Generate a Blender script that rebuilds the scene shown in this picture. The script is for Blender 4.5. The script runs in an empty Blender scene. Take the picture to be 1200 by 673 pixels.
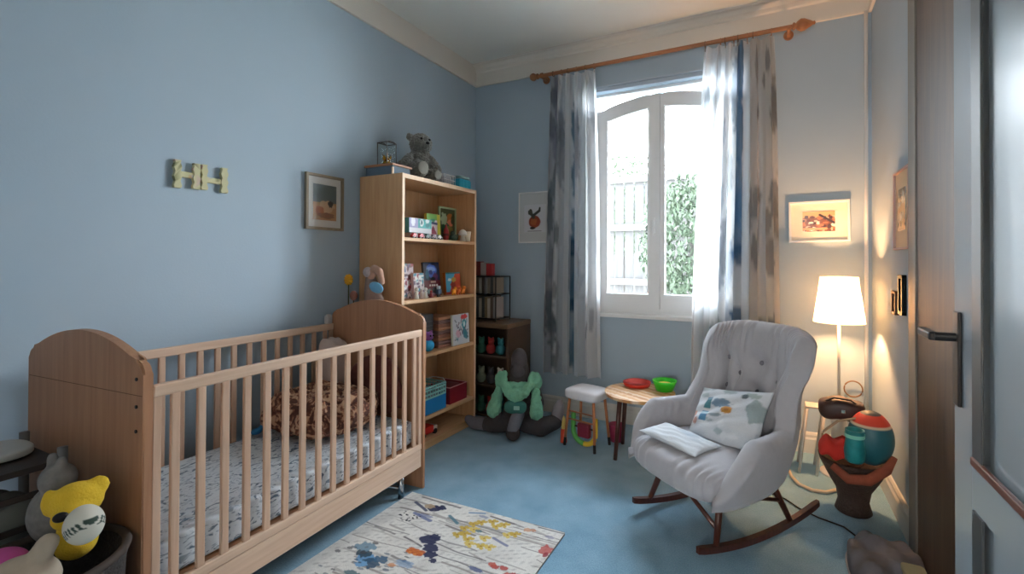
import bpy, bmesh, math, random
import numpy as np
from mathutils import Vector, Matrix, Euler, noise as mnoise
random.seed(7); rng = np.random.RandomState(5)
S = bpy.context.scene
COL = S.collection
PI = math.pi
R_ = math.radians

# ------------------------------------------------------------------ colour / materials
def lin(c):
    c = c/255.0
    return c/12.92 if c <= 0.04045 else ((c+0.055)/1.055)**2.4
def rgb(r, g, b): return (lin(r), lin(g), lin(b), 1.0)

def new_mat(name):
    m = bpy.data.materials.new(name); m.use_nodes = True
    nt = m.node_tree
    return m, nt, nt.nodes['Principled BSDF']

def mat(name, col, rough=0.6, metal=0.0, var=0.0, scale=8.0, bump=0.0, bscale=60.0, stretch=(1, 1, 1), spec=None, sheen=0.0, trans=0.0, coat=0.0):
    m, nt, b = new_mat(name)
    b.inputs['Base Color'].default_value = col
    b.inputs['Roughness'].default_value = rough
    b.inputs['Metallic'].default_value = metal
    if spec is not None: b.inputs['Specular IOR Level'].default_value = spec
    if sheen: b.inputs['Sheen Weight'].default_value = sheen
    if trans: b.inputs['Transmission Weight'].default_value = trans
    if coat: b.inputs['Coat Weight'].default_value = coat
    tc = nt.nodes.new('ShaderNodeTexCoord'); mp = nt.nodes.new('ShaderNodeMapping')
    mp.inputs['Scale'].default_value = stretch
    nt.links.new(tc.outputs['Object'], mp.inputs['Vector'])
    if var:
        n = nt.nodes.new('ShaderNodeTexNoise'); n.inputs['Scale'].default_value = scale; n.inputs['Detail'].default_value = 4
        nt.links.new(mp.outputs['Vector'], n.inputs['Vector'])
        mx = nt.nodes.new('ShaderNodeMix'); mx.data_type = 'RGBA'
        mx.inputs['A'].default_value = tuple(max(0, c*(1-var)) for c in col[:3])+(1,)
        mx.inputs['B'].default_value = tuple(min(1, c*(1+var)) for c in col[:3])+(1,)
        nt.links.new(n.outputs['Fac'], mx.inputs['Factor'])
        nt.links.new(mx.outputs['Result'], b.inputs['Base Color'])
    if bump:
        n2 = nt.nodes.new('ShaderNodeTexNoise'); n2.inputs['Scale'].default_value = bscale; n2.inputs['Detail'].default_value = 3
        nt.links.new(mp.outputs['Vector'], n2.inputs['Vector'])
        bp = nt.nodes.new('ShaderNodeBump'); bp.inputs['Strength'].default_value = bump; bp.inputs['Distance'].default_value = 0.01
        nt.links.new(n2.outputs['Fac'], bp.inputs['Height']); nt.links.new(bp.outputs['Normal'], b.inputs['Normal'])
    return m

def wood(name, c1, c2, axis='z', rough=0.5, scale=14.0):
    m, nt, b = new_mat(name)
    b.inputs['Roughness'].default_value = rough
    tc = nt.nodes.new('ShaderNodeTexCoord'); mp = nt.nodes.new('ShaderNodeMapping')
    st = {'x': (0.06, 1, 1), 'y': (1, 0.06, 1), 'z': (1, 1, 0.06)}[axis]
    mp.inputs['Scale'].default_value = st
    n = nt.nodes.new('ShaderNodeTexNoise'); n.inputs['Scale'].default_value = scale*3; n.inputs['Detail'].default_value = 6
    n.inputs['Distortion'].default_value = 0.6
    r = nt.nodes.new('ShaderNodeValToRGB')
    r.color_ramp.elements[0].color = c1; r.color_ramp.elements[1].color = c2
    r.color_ramp.elements[0].position = 0.3; r.color_ramp.elements[1].position = 0.7
    nt.links.new(tc.outputs['Object'], mp.inputs['Vector']); nt.links.new(mp.outputs['Vector'], n.inputs['Vector'])
    nt.links.new(n.outputs['Fac'], r.inputs['Fac']); nt.links.new(r.outputs['Color'], b.inputs['Base Color'])
    return m

def colmat(name, rough=0.6, bump=0.0, bscale=200.0, translucent=0.0):
    m, nt, b = new_mat(name)
    a = nt.nodes.new('ShaderNodeAttribute'); a.attribute_name = 'Col'
    nt.links.new(a.outputs['Color'], b.inputs['Base Color'])
    b.inputs['Roughness'].default_value = rough
    if bump:
        tc = nt.nodes.new('ShaderNodeTexCoord')
        n2 = nt.nodes.new('ShaderNodeTexNoise'); n2.inputs['Scale'].default_value = bscale
        bp = nt.nodes.new('ShaderNodeBump'); bp.inputs['Strength'].default_value = bump; bp.inputs['Distance'].default_value = 0.01
        nt.links.new(tc.outputs['Object'], n2.inputs['Vector'])
        nt.links.new(n2.outputs['Fac'], bp.inputs['Height']); nt.links.new(bp.outputs['Normal'], b.inputs['Normal'])
    if translucent:
        t = nt.nodes.new('ShaderNodeBsdfTranslucent'); mx = nt.nodes.new('ShaderNodeMixShader')
        out = nt.nodes['Material Output']
        nt.links.new(a.outputs['Color'], t.inputs['Color'])
        mx.inputs[0].default_value = translucent
        nt.links.new(b.outputs[0], mx.inputs[1]); nt.links.new(t.outputs[0], mx.inputs[2])
        nt.links.new(mx.outputs[0], out.inputs['Surface'])
    return m

# ------------------------------------------------------------------ mesh helpers
def link(o, parent=None):
    COL.objects.link(o)
    if parent is not None: o.parent = parent
    return o
def obj(name, bm, m, parent=None, smooth=False, recalc=True):
    if recalc: bmesh.ops.recalc_face_normals(bm, faces=bm.faces)
    me = bpy.data.meshes.new(name); bm.to_mesh(me); bm.free()
    if smooth:
        for p in me.polygons: p.use_smooth = True
    for mm in (m if isinstance(m, (list, tuple)) else [m]): me.materials.append(mm)
    return link(bpy.data.objects.new(name, me), parent)
def thing(name, label, cat, loc=(0, 0, 0), rz=0, group=None):
    o = bpy.data.objects.new(name, None); COL.objects.link(o)
    o.location = loc; o.rotation_euler = (0, 0, rz); o.empty_display_size = 0.05
    o['label'] = label; o['category'] = cat
    if group: o['group'] = group
    return o
def tag(o, label, cat, group=None, kind=None):
    o['label'] = label; o['category'] = cat
    if group: o['group'] = group
    if kind: o['kind'] = kind
    return o
def struct(name, bm, m, parent=None, smooth=False):
    o = obj(name, bm, m, parent, smooth)
    if parent is None: o['kind'] = 'structure'
    return o
def box(bm, x0, x1, y0, y1, z0, z1, bev=0.0, seg=2):
    vs = [bm.verts.new(p) for p in ((x0, y0, z0), (x1, y0, z0), (x1, y1, z0), (x0, y1, z0), (x0, y0, z1), (x1, y0, z1), (x1, y1, z1), (x0, y1, z1))]
    fs = [bm.faces.new([vs[i] for i in f]) for f in ((0, 3, 2, 1), (4, 5, 6, 7), (0, 1, 5, 4), (1, 2, 6, 5), (2, 3, 7, 6), (3, 0, 4, 7))]
    if bev > 0:
        es = set()
        for f in fs: es.update(f.edges)
        bmesh.ops.bevel(bm, geom=list(es), offset=bev, segments=seg, affect='EDGES', profile=0.5)
    return bm
def B(*a, **k): return box(bmesh.new(), *a, **k)
def tube(bm, pts, rad, n=10, closed=False, cap=True):
    pts = [Vector(p) for p in pts]
    if not isinstance(rad, (list, tuple)): rad = [rad]*len(pts)
    rings = []
    up = Vector((0, 0, 1))
    for i, p in enumerate(pts):
        if closed: t = pts[(i+1) % len(pts)]-pts[i-1]
        else: t = pts[min(i+1, len(pts)-1)]-pts[max(i-1, 0)]
        t.normalize()
        a = up if abs(t.dot(up)) < 0.95 else Vector((1, 0, 0))
        s = t.cross(a).normalized(); u = s.cross(t).normalized()
        rings.append([bm.verts.new(p+s*math.cos(2*PI*k/n)*rad[i]+u*math.sin(2*PI*k/n)*rad[i]) for k in range(n)])
    m = len(rings)
    for i in range(m if closed else m-1):
        a, b = rings[i], rings[(i+1) % m]
        for k in range(n): bm.faces.new((a[k], a[(k+1) % n], b[(k+1) % n], b[k]))
    if cap and not closed:
        bm.faces.new(rings[0][::-1]); bm.faces.new(rings[-1])
    return bm
def T(pts, rad, n=10, **k): return tube(bmesh.new(), pts, rad, n, **k)
def lathe(bm, prof, c=(0, 0, 0), n=32, axis='z', cap=True):
    rings = []
    for r, z in prof:
        ring = []
        for k in range(n):
            a = 2*PI*k/n
            x, y = r*math.cos(a), r*math.sin(a)
            p = {'z': (x, y, z), 'x': (z, x, y), 'y': (x, z, y)}[axis]
            ring.append(bm.verts.new((c[0]+p[0], c[1]+p[1], c[2]+p[2])))
        rings.append(ring)
    for a, b in zip(rings, rings[1:]):
        for k in range(n): bm.faces.new((a[k], a[(k+1) % n], b[(k+1) % n], b[k]))
    if cap: bm.faces.new(rings[0][::-1]); bm.faces.new(rings[-1])
    return bm
def prism(bm, outline, d0, d1, axis='x'):
    """outline 2D list; extruded along axis between d0,d1. axis x: (y,z), y: (x,z), z: (x,y)"""
    def P3(u, v, d): return {'x': (d, u, v), 'y': (u, d, v), 'z': (u, v, d)}[axis]
    a = [bm.verts.new(P3(u, v, d0)) for u, v in outline]; b = [bm.verts.new(P3(u, v, d1)) for u, v in outline]
    n = len(a)
    for k in range(n): bm.faces.new((a[k], a[(k+1) % n], b[(k+1) % n], b[k]))
    bm.faces.new(a[::-1]); bm.faces.new(b)
    return bm
def ell(bm, c, r, rot=None, seg=20, rings=12):
    M = Matrix.Translation(c) @ (Euler(rot).to_matrix().to_4x4() if rot else Matrix()) @ Matrix.Diagonal((r[0], r[1], r[2], 1)) if not isinstance(r, (int, float)) else Matrix.Translation(c) @ Matrix.Diagonal((r, r, r, 1))
    bmesh.ops.create_uvsphere(bm, u_segments=seg, v_segments=rings, radius=1.0, matrix=M)
    return bm
def limb(bm, pts, rads, step=0.012):
    pts = [Vector(p) for p in pts]
    for (p, q, a, b) in zip(pts, pts[1:], rads, rads[1:]):
        n = max(2, int((q-p).length/step))
        for i in range(n+1):
            t = i/n; ell(bm, p.lerp(q, t), a+(b-a)*t, seg=12, rings=8)
    return bm
def blob(name, bm, m, parent=None, voxel=0.008, smooth=6):
    o = obj(name, bm, m, parent, recalc=False)
    md = o.modifiers.new('r', 'REMESH'); md.mode = 'VOXEL'; md.voxel_size = voxel; md.use_smooth_shade = True
    if smooth:
        s = o.modifiers.new('s', 'SMOOTH'); s.iterations = smooth; s.factor = 0.6
    return o
def superell(bm, c, r, e1=0.5, e2=0.5, nu=48, nv=24, fn=None):
    def pw(a, e): return math.copysign(abs(a)**e, a)
    grid = []
    for i in range(nv+1):
        v = -PI/2+PI*i/nv; row = []
        for j in range(nu):
            u = -PI+2*PI*j/nu
            x = pw(math.cos(v), e1)*pw(math.cos(u), e2); y = pw(math.cos(v), e1)*pw(math.sin(u), e2); z = pw(math.sin(v), e1)
            p = Vector((x*r[0], y*r[1], z*r[2]))
            if fn: p = fn(p, x, y, z)
            row.append(Vector(c)+p)
        grid.append(row)
    bot = bm.verts.new(grid[0][0]); top = bm.verts.new(grid[-1][0])
    rows = [[bm.verts.new(p) for p in row] for row in grid[1:-1]]
    for a, b in zip(rows, rows[1:]):
        for k in range(nu): bm.faces.new((a[k], a[(k+1) % nu], b[(k+1) % nu], b[k]))
    for k in range(nu):
        bm.faces.new((bot, rows[0][(k+1) % nu], rows[0][k])); bm.faces.new((top, rows[-1][k], rows[-1][(k+1) % nu]))
    return bm
def setcol(o, cols):
    me = o.data; at = me.color_attributes.new('Col', 'FLOAT_COLOR', 'POINT')
    at.data.foreach_set('color', np.asarray(cols, dtype=np.float32).ravel())
def vcoords(o):
    a = np.empty(len(o.data.vertices)*3, dtype=np.float32); o.data.vertices.foreach_get('co', a); return a.reshape(-1, 3)

# paint kit: canvas in u,v in metres-like units -> linear rgb
class Paint:
    def __init__(s, u, v, base): s.u, s.v = u, v; s.c = np.tile(np.array(rgb(*base)), (len(u), 1)); s.k = 0
    def nz(s, f, seed=0):
        r = np.random.RandomState(seed+11); out = np.zeros(len(s.u))
        for i in range(5):
            a = r.uniform(0, 2*PI); k = f*r.uniform(.6, 1.6); out += np.sin((s.u*math.cos(a)+s.v*math.sin(a))*k+r.uniform(0, 6))
        return out/5
    def mix(s, m, col, a=1.0):
        w = (np.clip(m, 0, 1)*a)[:, None]; s.c = s.c*(1-w)+np.array(rgb(*col))*w; return s
    def ell(s, cu, cv, ru, rv, col, a=1.0, rag=0.25, soft=0.12, ang=0, f=None):
        s.k += 1
        du, dv = s.u-cu, s.v-cv; ca, sa = math.cos(ang), math.sin(ang)
        x = (du*ca+dv*sa)/ru; y = (-du*sa+dv*ca)/rv
        d = np.sqrt(x*x+y*y)+rag*s.nz(f or 5/min(ru, rv), s.k)
        return s.mix((1-d)/soft+.5, col, a)
    def rect(s, u0, u1, v0, v1, col, a=1.0): return s.mix(((s.u >= u0) & (s.u <= u1) & (s.v >= v0) & (s.v <= v1)).astype(float), col, a)
    def line(s, p, q, w, col, a=1.0, wob=0):
        s.k += 1
        p, q = np.array(p), np.array(q); d = q-p; L = np.hypot(*d)
        uu, vv = s.u-p[0]+wob*s.nz(25, s.k), s.v-p[1]+wob*s.nz(25, s.k+50)
        t = np.clip((uu*d[0]+vv*d[1])/(L*L), 0, 1)
        return s.mix((w-np.hypot(uu-t*d[0], vv-t*d[1]))/(w*.5)+.5, col, a)

def panel_box(name, w, h, d, nu, nv, front, side=(230, 225, 215), parent=None, m=None, bow=0):
    """upright box, local: width x in [-w/2,w/2], height z in[0,h], front at y=-d/2 painted through front(Paint) with u in[0,w], v in [0,h]"""
    bm = bmesh.new(); g = [[bm.verts.new((-w/2+w*i/nu, -d/2, h*j/nv)) for i in range(nu+1)] for j in range(nv+1)]
    for j in range(nv):
        for i in range(nu): bm.faces.new((g[j][i], g[j][i+1], g[j+1][i+1], g[j+1][i]))
    nf = (nu+1)*(nv+1)
    box(bm, -w/2, w/2, -d/2+0.0008, d/2, 0, h)
    o = obj(name, bm, m or PAINTED, parent, recalc=False)
    co = vcoords(o); P = Paint(co[:nf, 0]+w/2, co[:nf, 2], (255, 255, 255)); front(P)
    c = np.tile(np.array(rgb(*side)), (len(co), 1)); c[:nf] = P.c
    setcol(o, c); return o

PAINTED = colmat('printed paper', 0.45)
PAINTG = colmat('glossy print', 0.25)

# ------------------------------------------------------------------ palette
M = {}
M['wall'] = mat('blue emulsion wall', rgb(168, 186, 200), 0.85, var=0.03, scale=3, bump=0.05, bscale=90)
M['ceil'] = mat('off white ceiling', rgb(240, 242, 236), 0.9, var=0.02, scale=3)
M['band'] = mat('cream crown paint', rgb(228, 222, 212), 0.7, var=0.02)
M['white'] = mat('white gloss paint', rgb(235, 236, 236), 0.35, var=0.01)
M['base'] = mat('baseboard paint', rgb(205, 205, 200), 0.5, var=0.03)
M['birch'] = wood('birch veneer', rgb(196, 148, 104), rgb(214, 170, 124), 'z')
M['birchy'] = wood('birch board', rgb(206, 162, 116), rgb(224, 184, 140), 'y')
M['edge'] = wood('pale birch edging', rgb(226, 190, 152), rgb(236, 204, 170), 'z')
M['backp'] = wood('birch back panel', rgb(214, 174, 128), rgb(226, 190, 146), 'z')
M['crib'] = wood('beech crib wood', rgb(166, 118, 86), rgb(184, 136, 102), 'z')
M['cribr'] = wood('beech crib rail', rgb(208, 174, 148), rgb(224, 194, 168), 'y')
M['cribb'] = wood('beech crib bar', rgb(196, 160, 134), rgb(214, 180, 154), 'z')
M['steel'] = mat('chrome steel', rgb(190, 195, 200), 0.25, metal=1.0)
M['black'] = mat('black metal', rgb(24, 24, 26), 0.35, metal=0.3)
M['darkwood'] = wood('dark stained chair wood', rgb(60, 30, 22), rgb(84, 42, 30), 'z', 0.35)
M['jamb'] = wood('dark brown jamb wood', rgb(56, 38, 24), rgb(84, 58, 36), 'z', 0.55, 10)
M['rod'] = wood('orange pine rod', rgb(146, 94, 58), rgb(172, 116, 76), 'x', 0.4)
M['grey'] = mat('pale grey upholstery', rgb(172, 172, 178), 0.95, var=0.06, scale=40, bump=0.25, bscale=500, sheen=0.3)
M['greydk'] = mat('grey upholstery button', rgb(120, 120, 128), 0.95)

# carpet
def carpet():
    m, nt, b = new_mat('teal blue carpet pile'); b.inputs['Roughness'].default_value = 1.0
    b.inputs['Specular IOR Level'].default_value = 0.1; b.inputs['Sheen Weight'].default_value = 0.3
    tc = nt.nodes.new('ShaderNodeTexCoord')
    n = nt.nodes.new('ShaderNodeTexNoise'); n.inputs['Scale'].default_value = 160; n.inputs['Detail'].default_value = 3
    n3 = nt.nodes.new('ShaderNodeTexNoise'); n3.inputs['Scale'].default_value = 5; n3.inputs['Detail'].default_value = 5
    r = nt.nodes.new('ShaderNodeValToRGB'); r.color_ramp.elements[0].color = rgb(94, 138, 164); r.color_ramp.elements[1].color = rgb(146, 184, 204)
    r.color_ramp.elements[0].position = 0.3; r.color_ramp.elements[1].position = 0.7
    ad = nt.nodes.new('ShaderNodeMath'); ad.operation = 'MULTIPLY_ADD'; ad.inputs[1].default_value = 0.5
    h = nt.nodes.new('ShaderNodeMath'); h.operation = 'MULTIPLY'; h.inputs[1].default_value = 0.5
    nt.links.new(tc.outputs['Object'], n.inputs['Vector']); nt.links.new(tc.outputs['Object'], n3.inputs['Vector'])
    nt.links.new(n3.outputs['Fac'], h.inputs[0]); nt.links.new(n.outputs['Fac'], ad.inputs[0]); nt.links.new(h.outputs[0], ad.inputs[2])
    nt.links.new(ad.outputs[0], r.inputs['Fac']); nt.links.new(r.outputs['Color'], b.inputs['Base Color'])
    bp = nt.nodes.new('ShaderNodeBump'); bp.inputs['Strength'].default_value = 0.5; bp.inputs['Distance'].default_value = 0.01
    nt.links.new(n.outputs['Fac'], bp.inputs['Height']); nt.links.new(bp.outputs['Normal'], b.inputs['Normal'])
    return m
M['carpet'] = carpet()

# ------------------------------------------------------------------ THE ROOM
XL, XR, YB, YN, ZC, ZL = -2.712, 0.615, 3.804, -0.7, 3.334, 3.138
WX0, WX1, WZ0, WZ1 = -1.45, -0.28, 0.935, 2.872
struct('floor', B(XL-.2, XR+.2, YN-.2, YB+.25, -.1, 0), M['carpet'])
struct('ceiling', B(XL-.2, XR+.2, YN-.2, YB+.25, ZC, ZC+.12), M['ceil'])
struct('wall_left', B(XL-.2, XL, YN, YB, 0, ZC), M['wall'])
struct('wall_right', B(XR, XR+.2, YN, YB, 0, ZC), M['wall'])
bm = B(XL-.2, -.50, YN-.2, YN, 0, ZC); box(bm, .45, XR+.2, YN-.2, YN, 0, ZC); box(bm, -.50, .45, YN-.2, YN, 2.25, ZC)  # unseen near wall, doorway cut to let the added hallway fill through
struct('wall_near', bm, M['white'])
HL = mat('off white hallway paint', rgb(226, 224, 218), .8)  # unseen hallway, added to hold the fill lamp and bounce its light
struct('floor_added_hallway', B(-1.2, 1.2, -3.2, YN-.2, -.1, 0), mat('hallway oak floor', rgb(150, 112, 80), .5, var=.1))
struct('ceiling_added_hallway', B(-1.2, 1.2, -3.2, YN-.2, 2.7, 2.8), HL)
struct('wall_added_hallway_left', B(-1.3, -1.2, -3.2, YN-.2, 0, 2.8), HL); struct('wall_added_hallway_right', B(1.2, 1.3, -3.2, YN-.2, 0, 2.8), HL); struct('wall_added_hallway_far', B(-1.3, 1.3, -3.3, -3.2, 0, 2.8), HL)
bm = B(XL-.2, WX0, YB, YB+.25, 0, ZC); box(bm, WX1, XR+.2, YB, YB+.25, 0, ZC); box(bm, WX0, WX1, YB, YB+.25, 0, WZ0); box(bm, WX0, WX1, YB, YB+.25, WZ1, ZC)
struct('wall_back', bm, M['wall'])
# crown: flat band with cornice ridge
struct('trim_1', box(B(XL, XL+.012, YN, YB, ZL, ZC), XL, XL+.022, YN, YB, ZL-.012, ZL+.008, bev=.003), M['band'])
bm = B(XL+.012, XR, YB-.012, YB, ZL, ZC); box(bm, XL+.022, XR, YB-.024, YB, ZL-.012, ZL+.008, bev=.003)
prism(bm, [(YB-.012, ZC-.075), (YB-.024, ZC-.065), (YB-.03, ZC-.04), (YB-.055, ZC-.018), (YB-.075, ZC-.012), (YB-.08, ZC), (YB-.012, ZC)], XL+.012, XR, 'x')
struct('trim_2', bm, M['band'])
struct('trim_3', box(B(XR-.02, XR, YN, YB-.024, ZL-.012, ZL+.03, bev=.004), XR-.012, XR, YN, YB-.012, ZL+.03, ZC), M['band'])
def skirting(name, pts_x, pts_y, axis):
    bm = bmesh.new()
    if axis == 'x':   # runs along x at YB
        prism(bm, [(YB, 0), (YB-.02, 0), (YB-.02, .10), (YB-.013, .115), (YB-.013, .13), (YB-.006, .145), (YB, .15)], pts_x[0], pts_x[1], 'x')
    return struct(name, bm, M['base'])
skirting('baseboard_back', (XL+.02, XR-.02), None, 'x')
bm = prism(bmesh.new(), [(XL, 0), (XL+.02, 0), (XL+.02, .10), (XL+.013, .115), (XL+.013, .13), (XL+.006, .145), (XL, .15)], YN, YB, 'y'); struct('baseboard_left', bm, M['base'])
bm = prism(bmesh.new(), [(XR, 0), (XR-.02, 0), (XR-.02, .10), (XR-.013, .115), (XR-.013, .13), (XR-.006, .145), (XR, .15)], 2.66, YB, 'y'); struct('baseboard_right', bm, M['base'])
# head casing & sill
bm = B(WX0-.05, WX1+.05, YB-.02, YB, WZ1, WZ1+.035, bev=.005); box(bm, WX0-.07, WX1+.07, YB-.032, YB, WZ1+.035, WZ1+.055, bev=.006)
struct('trim_4', bm, mat('pale blue casing paint', rgb(176, 190, 204), 0.5))
struct('trim_5', B(WX0-.06, WX1+.06, YB-.06, YB+.07, WZ0-.03, WZ0+.002, bev=.006), M['white'])

def glassmat(ior=1.25, nm='clear window glass'):
    m, nt, b = new_mat(nm); out = nt.nodes['Material Output']
    t = nt.nodes.new('ShaderNodeBsdfTransparent'); t.inputs[0].default_value = (.96, .98, .98, 1)
    g = nt.nodes.new('ShaderNodeBsdfGlossy'); g.inputs['Roughness'].default_value = 0.02
    f = nt.nodes.new('ShaderNodeFresnel'); f.inputs[0].default_value = ior
    mx = nt.nodes.new('ShaderNodeMixShader')
    nt.links.new(f.outputs[0], mx.inputs[0]); nt.links.new(t.outputs[0], mx.inputs[1]); nt.links.new(g.outputs[0], mx.inputs[2]); nt.links.new(mx.outputs[0], out.inputs['Surface'])
    return m
GLASS = glassmat()
# ------------------------------------------------------------------ window
win = thing('window_1', 'x', 'window', (0, 0, 0))
del win['label']; del win['category']; win['kind'] = 'structure'
WC = (WX0+WX1)/2; HW = (WX1-WX0)/2
FY0, FY1 = YB+.055, YB+.125
def arch(x, top, rise): return top-rise*((x-WC)/HW)**2
N = 24
# outer frame: rectangle with arched inner edge
xo = [WX0+(WX1-WX0)*i/N for i in range(N+1)]
bm = bmesh.new()
box(bm, WX0, WX1, FY0, FY1, WZ1-.022, WZ1)
g = prism(bmesh.new(), [(WX0+.02, WZ1-.022), (WX1-.02, WZ1-.022)]+[(x, arch(x, 2.812, .11)) for x in xo[::-1] if WX0+.02 < x < WX1-.02], FY0+.03, FY0+.036, 'y')
obj('arch_light', g, GLASS, win)
box(bm, WX0, WX0+.045, FY0, FY1, WZ0, arch(WX0, 2.812, .11)+.02); box(bm, WX1-.045, WX1, FY0, FY1, WZ0, arch(WX1, 2.812, .11)+.02)
box(bm, WX0+.045, WX1-.045, FY0, FY1, WZ0, WZ0+.05)
obj('window_frame', bm, M['white'], win)
def sash(x0, x1, y0, y1, wl, wr, name):
    bm = bmesh.new(); n = 14; top, rise = 2.806, .11; zb = WZ0+.045
    xs = [x0+(x1-x0)*i/n for i in range(n+1)]; xi = [x0+wl+(x1-wr-x0-wl)*i/n for i in range(n+1)]
    prism(bm, [(x0, zb), (x0+wl, zb), (x0+wl, arch(x0+wl, 2.8, .11)), (x0, arch(x0, top, rise))], y0, y1, 'y')
    prism(bm, [(x1-wr, zb), (x1, zb), (x1, arch(x1, top, rise)), (x1-wr, arch(x1-wr, 2.8, .11))], y0, y1, 'y')
    box(bm, x0+wl, x1-wr, y0, y1, zb, 1.105)
    for a, b in zip(xi, xi[1:]):
        prism(bm, [(a, arch(a, 2.70, .12)), (b, arch(b, 2.70, .12)), (b, arch(b, top, rise)), (a, arch(a, top, rise))], y0, y1, 'y')
    s = obj(name, bm, M['white'], win)
    # glazing bead
    bm = bmesh.new()
    pts = [(x0+wl+.006, (y0), 1.111)]+[(x, y0, arch(x, 2.70, .12)-.006) for x in [x0+wl+.006+(x1-wr-x0-wl-.012)*i/n for i in range(n+1)]]+[(x1-wr-.006, y0, 1.111)]
    tube(bm, pts, .006, 6, closed=True); obj('glazing_bead', bm, M['white'], s)
    g = bmesh.new(); ym = (y0+y1)/2
    prism(g, [(x0+wl, 1.105), (x1-wr, 1.105)]+[(x, arch(x, 2.70, .12)) for x in xi[::-1]], ym, ym+.006, 'y')
    obj('glass_pane', g, GLASS, s)
    return s
s1 = sash(WX0+.04, -.868, FY0-.022, FY1-.01, .072, .092, 'window_sash')
s2 = sash(-.866, WX1-.04, FY0-.012, FY1-.004, .03, .072, 'window_sash')
bm = B(-.932, -.906, FY0-.03, FY0-.02, 1.62, 1.76, bev=.004); box(bm, -.926, -.912, FY0-.062, FY0-.028, 1.725, 1.745, bev=.003); box(bm, -.928, -.91, FY0-.066, FY0-.052, 1.60, 1.745, bev=.006)
obj('window_handle', bm, M['white'], s1)

# ------------------------------------------------------------------ outdoors
gm = mat('pale garden ground', rgb(214, 214, 206), 0.9, var=.1, scale=2)
struct('ground', B(-14, 10, YB+.4, 20, -.6, -.5), gm)
fence = thing('garden_fence', 'tall weathered slatted garden fence outside the window, pale in the glare', 'fence', (-.1, 7.4, -.5))
fm = wood('weathered fence boards', rgb(44, 42, 42), rgb(62, 60, 58), 'z', .8)
for k in range(22):
    obj('fence_board', B(-3.0+k*.17, -2.86+k*.17, 0, .02, 0, 3.3), fm, fence)
for z in (.6, 1.5, 2.4, 3.2): obj('fence_rail', B(-3.0, .75, -.06, 0, z, z+.1), mat('pale fence rail', rgb(84, 82, 80), .8, var=.1), fence)
shed = thing('garden_shed', 'low pale shed with a pitched roof beyond the slatted fence', 'shed', (-1.5, 10.5, -.5))
obj('wall', B(-2.6, 2.6, 0, 2.4, 0, 2.9), mat('pale shed render', rgb(70, 68, 66), .9, var=.05), shed)
bm = bmesh.new(); prism(bm, [(-2.9, 2.9), (2.9, 2.9), (2.4, 3.7), (-2.4, 3.7)], -.2, 2.6, 'y'); obj('roof', bm, mat('grey slate roof', rgb(48, 48, 50), .8, var=.1), shed)
def foliage(name, label, c, r, n, seed, trunk):
    t = thing(name, label, 'tree', (c[0], c[1], -.5)); rr = random.Random(seed)
    bm = bmesh.new()
    for i in range(n):
        a = rr.uniform(0, 2*PI); ph = math.acos(rr.uniform(-1, 1)); q = rr.uniform(.55, 1.0)
        p = Vector((r[0]*q*math.sin(ph)*math.cos(a), r[1]*q*math.sin(ph)*math.sin(a), c[2]+.5+r[2]*q*math.cos(ph)))
        e = Euler((rr.uniform(0, 6), rr.uniform(0, 6), rr.uniform(0, 6))).to_matrix(); s = rr.uniform(.03, .06)
        vs = [bm.verts.new(p+e @ Vector(v)*s) for v in ((-1, 0, 0), (0, -.45, .1), (1, 0, 0), (0, .45, .1))]
        bm.faces.new(vs)
    obj('foliage', bm, mat('green leaves', rgb(48, 60, 40), .7, var=.3, scale=3), t)
    obj('trunk', T([(0, 0, 0), (.05, 0, 1), (0, .05, trunk)], [.11, .08, .05], 8), mat('grey bark', rgb(50, 46, 42), .9, var=.2), t)
foliage('garden_tree', 'leafy green tree seen through the right window pane', (-1.0, 6.4, 1.65), (.75, .5, .95), 4200, 3, 2.2)
foliage('garden_tree', 'taller green tree rising behind the shed roof outside', (-2.9, 9.2, 2.6), (1.3, 1.0, 1.2), 4500, 8, 3.0)

# ------------------------------------------------------------------ curtain rod and curtains
rodt = thing('curtain_rod', 'orange pine curtain pole with turned finials above the window', 'curtain rod', (0, 3.704, 3.078), 0)
obj('pole', T([(-1.96, 0, -.002), (.13, 0, .008)], .0165, 16), M['rod'], rodt)
obj('finial', lathe(bmesh.new(), [(.002, -2.035), (.024, -2.03), (.034, -2.012), (.034, -1.995), (.024, -1.978), (.018, -1.972), (.025, -1.966), (.025, -1.955), (.017, -1.95)], axis='x', n=24), M['rod'], rodt, True)
obj('finial', lathe(bmesh.new(), [(.017, .12), (.026, .125), (.026, .135), (.018, .142), (.03, .152), (.044, .175), (.04, .20), (.022, .235), (.012, .25), (.013, .262), (.003, .268)], c=(0, 0, .008), axis='x', n=24), M['rod'], rodt, True)
for x in (-1.915, .098):
    bm = T([(x, .1, -.01), (x, .03, -.012), (x, .0, -.012)], [.02, .013, .013], 12); lathe(bm, [(.034, .088), (.034, .1)], c=(x, 0, -.01), axis='y', n=20)
    lathe(bm, [(.024, x-.01), (.024, x+.01)], axis='x', n=20)
    obj('bracket', bm, M['rod'], rodt)
CURT = colmat('printed voile curtain', 0.85, bump=.15, bscale=300, translucent=0.65)
TAPE = mat('curtain hook metal', rgb(120, 90, 60), .4, metal=.6)
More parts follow.
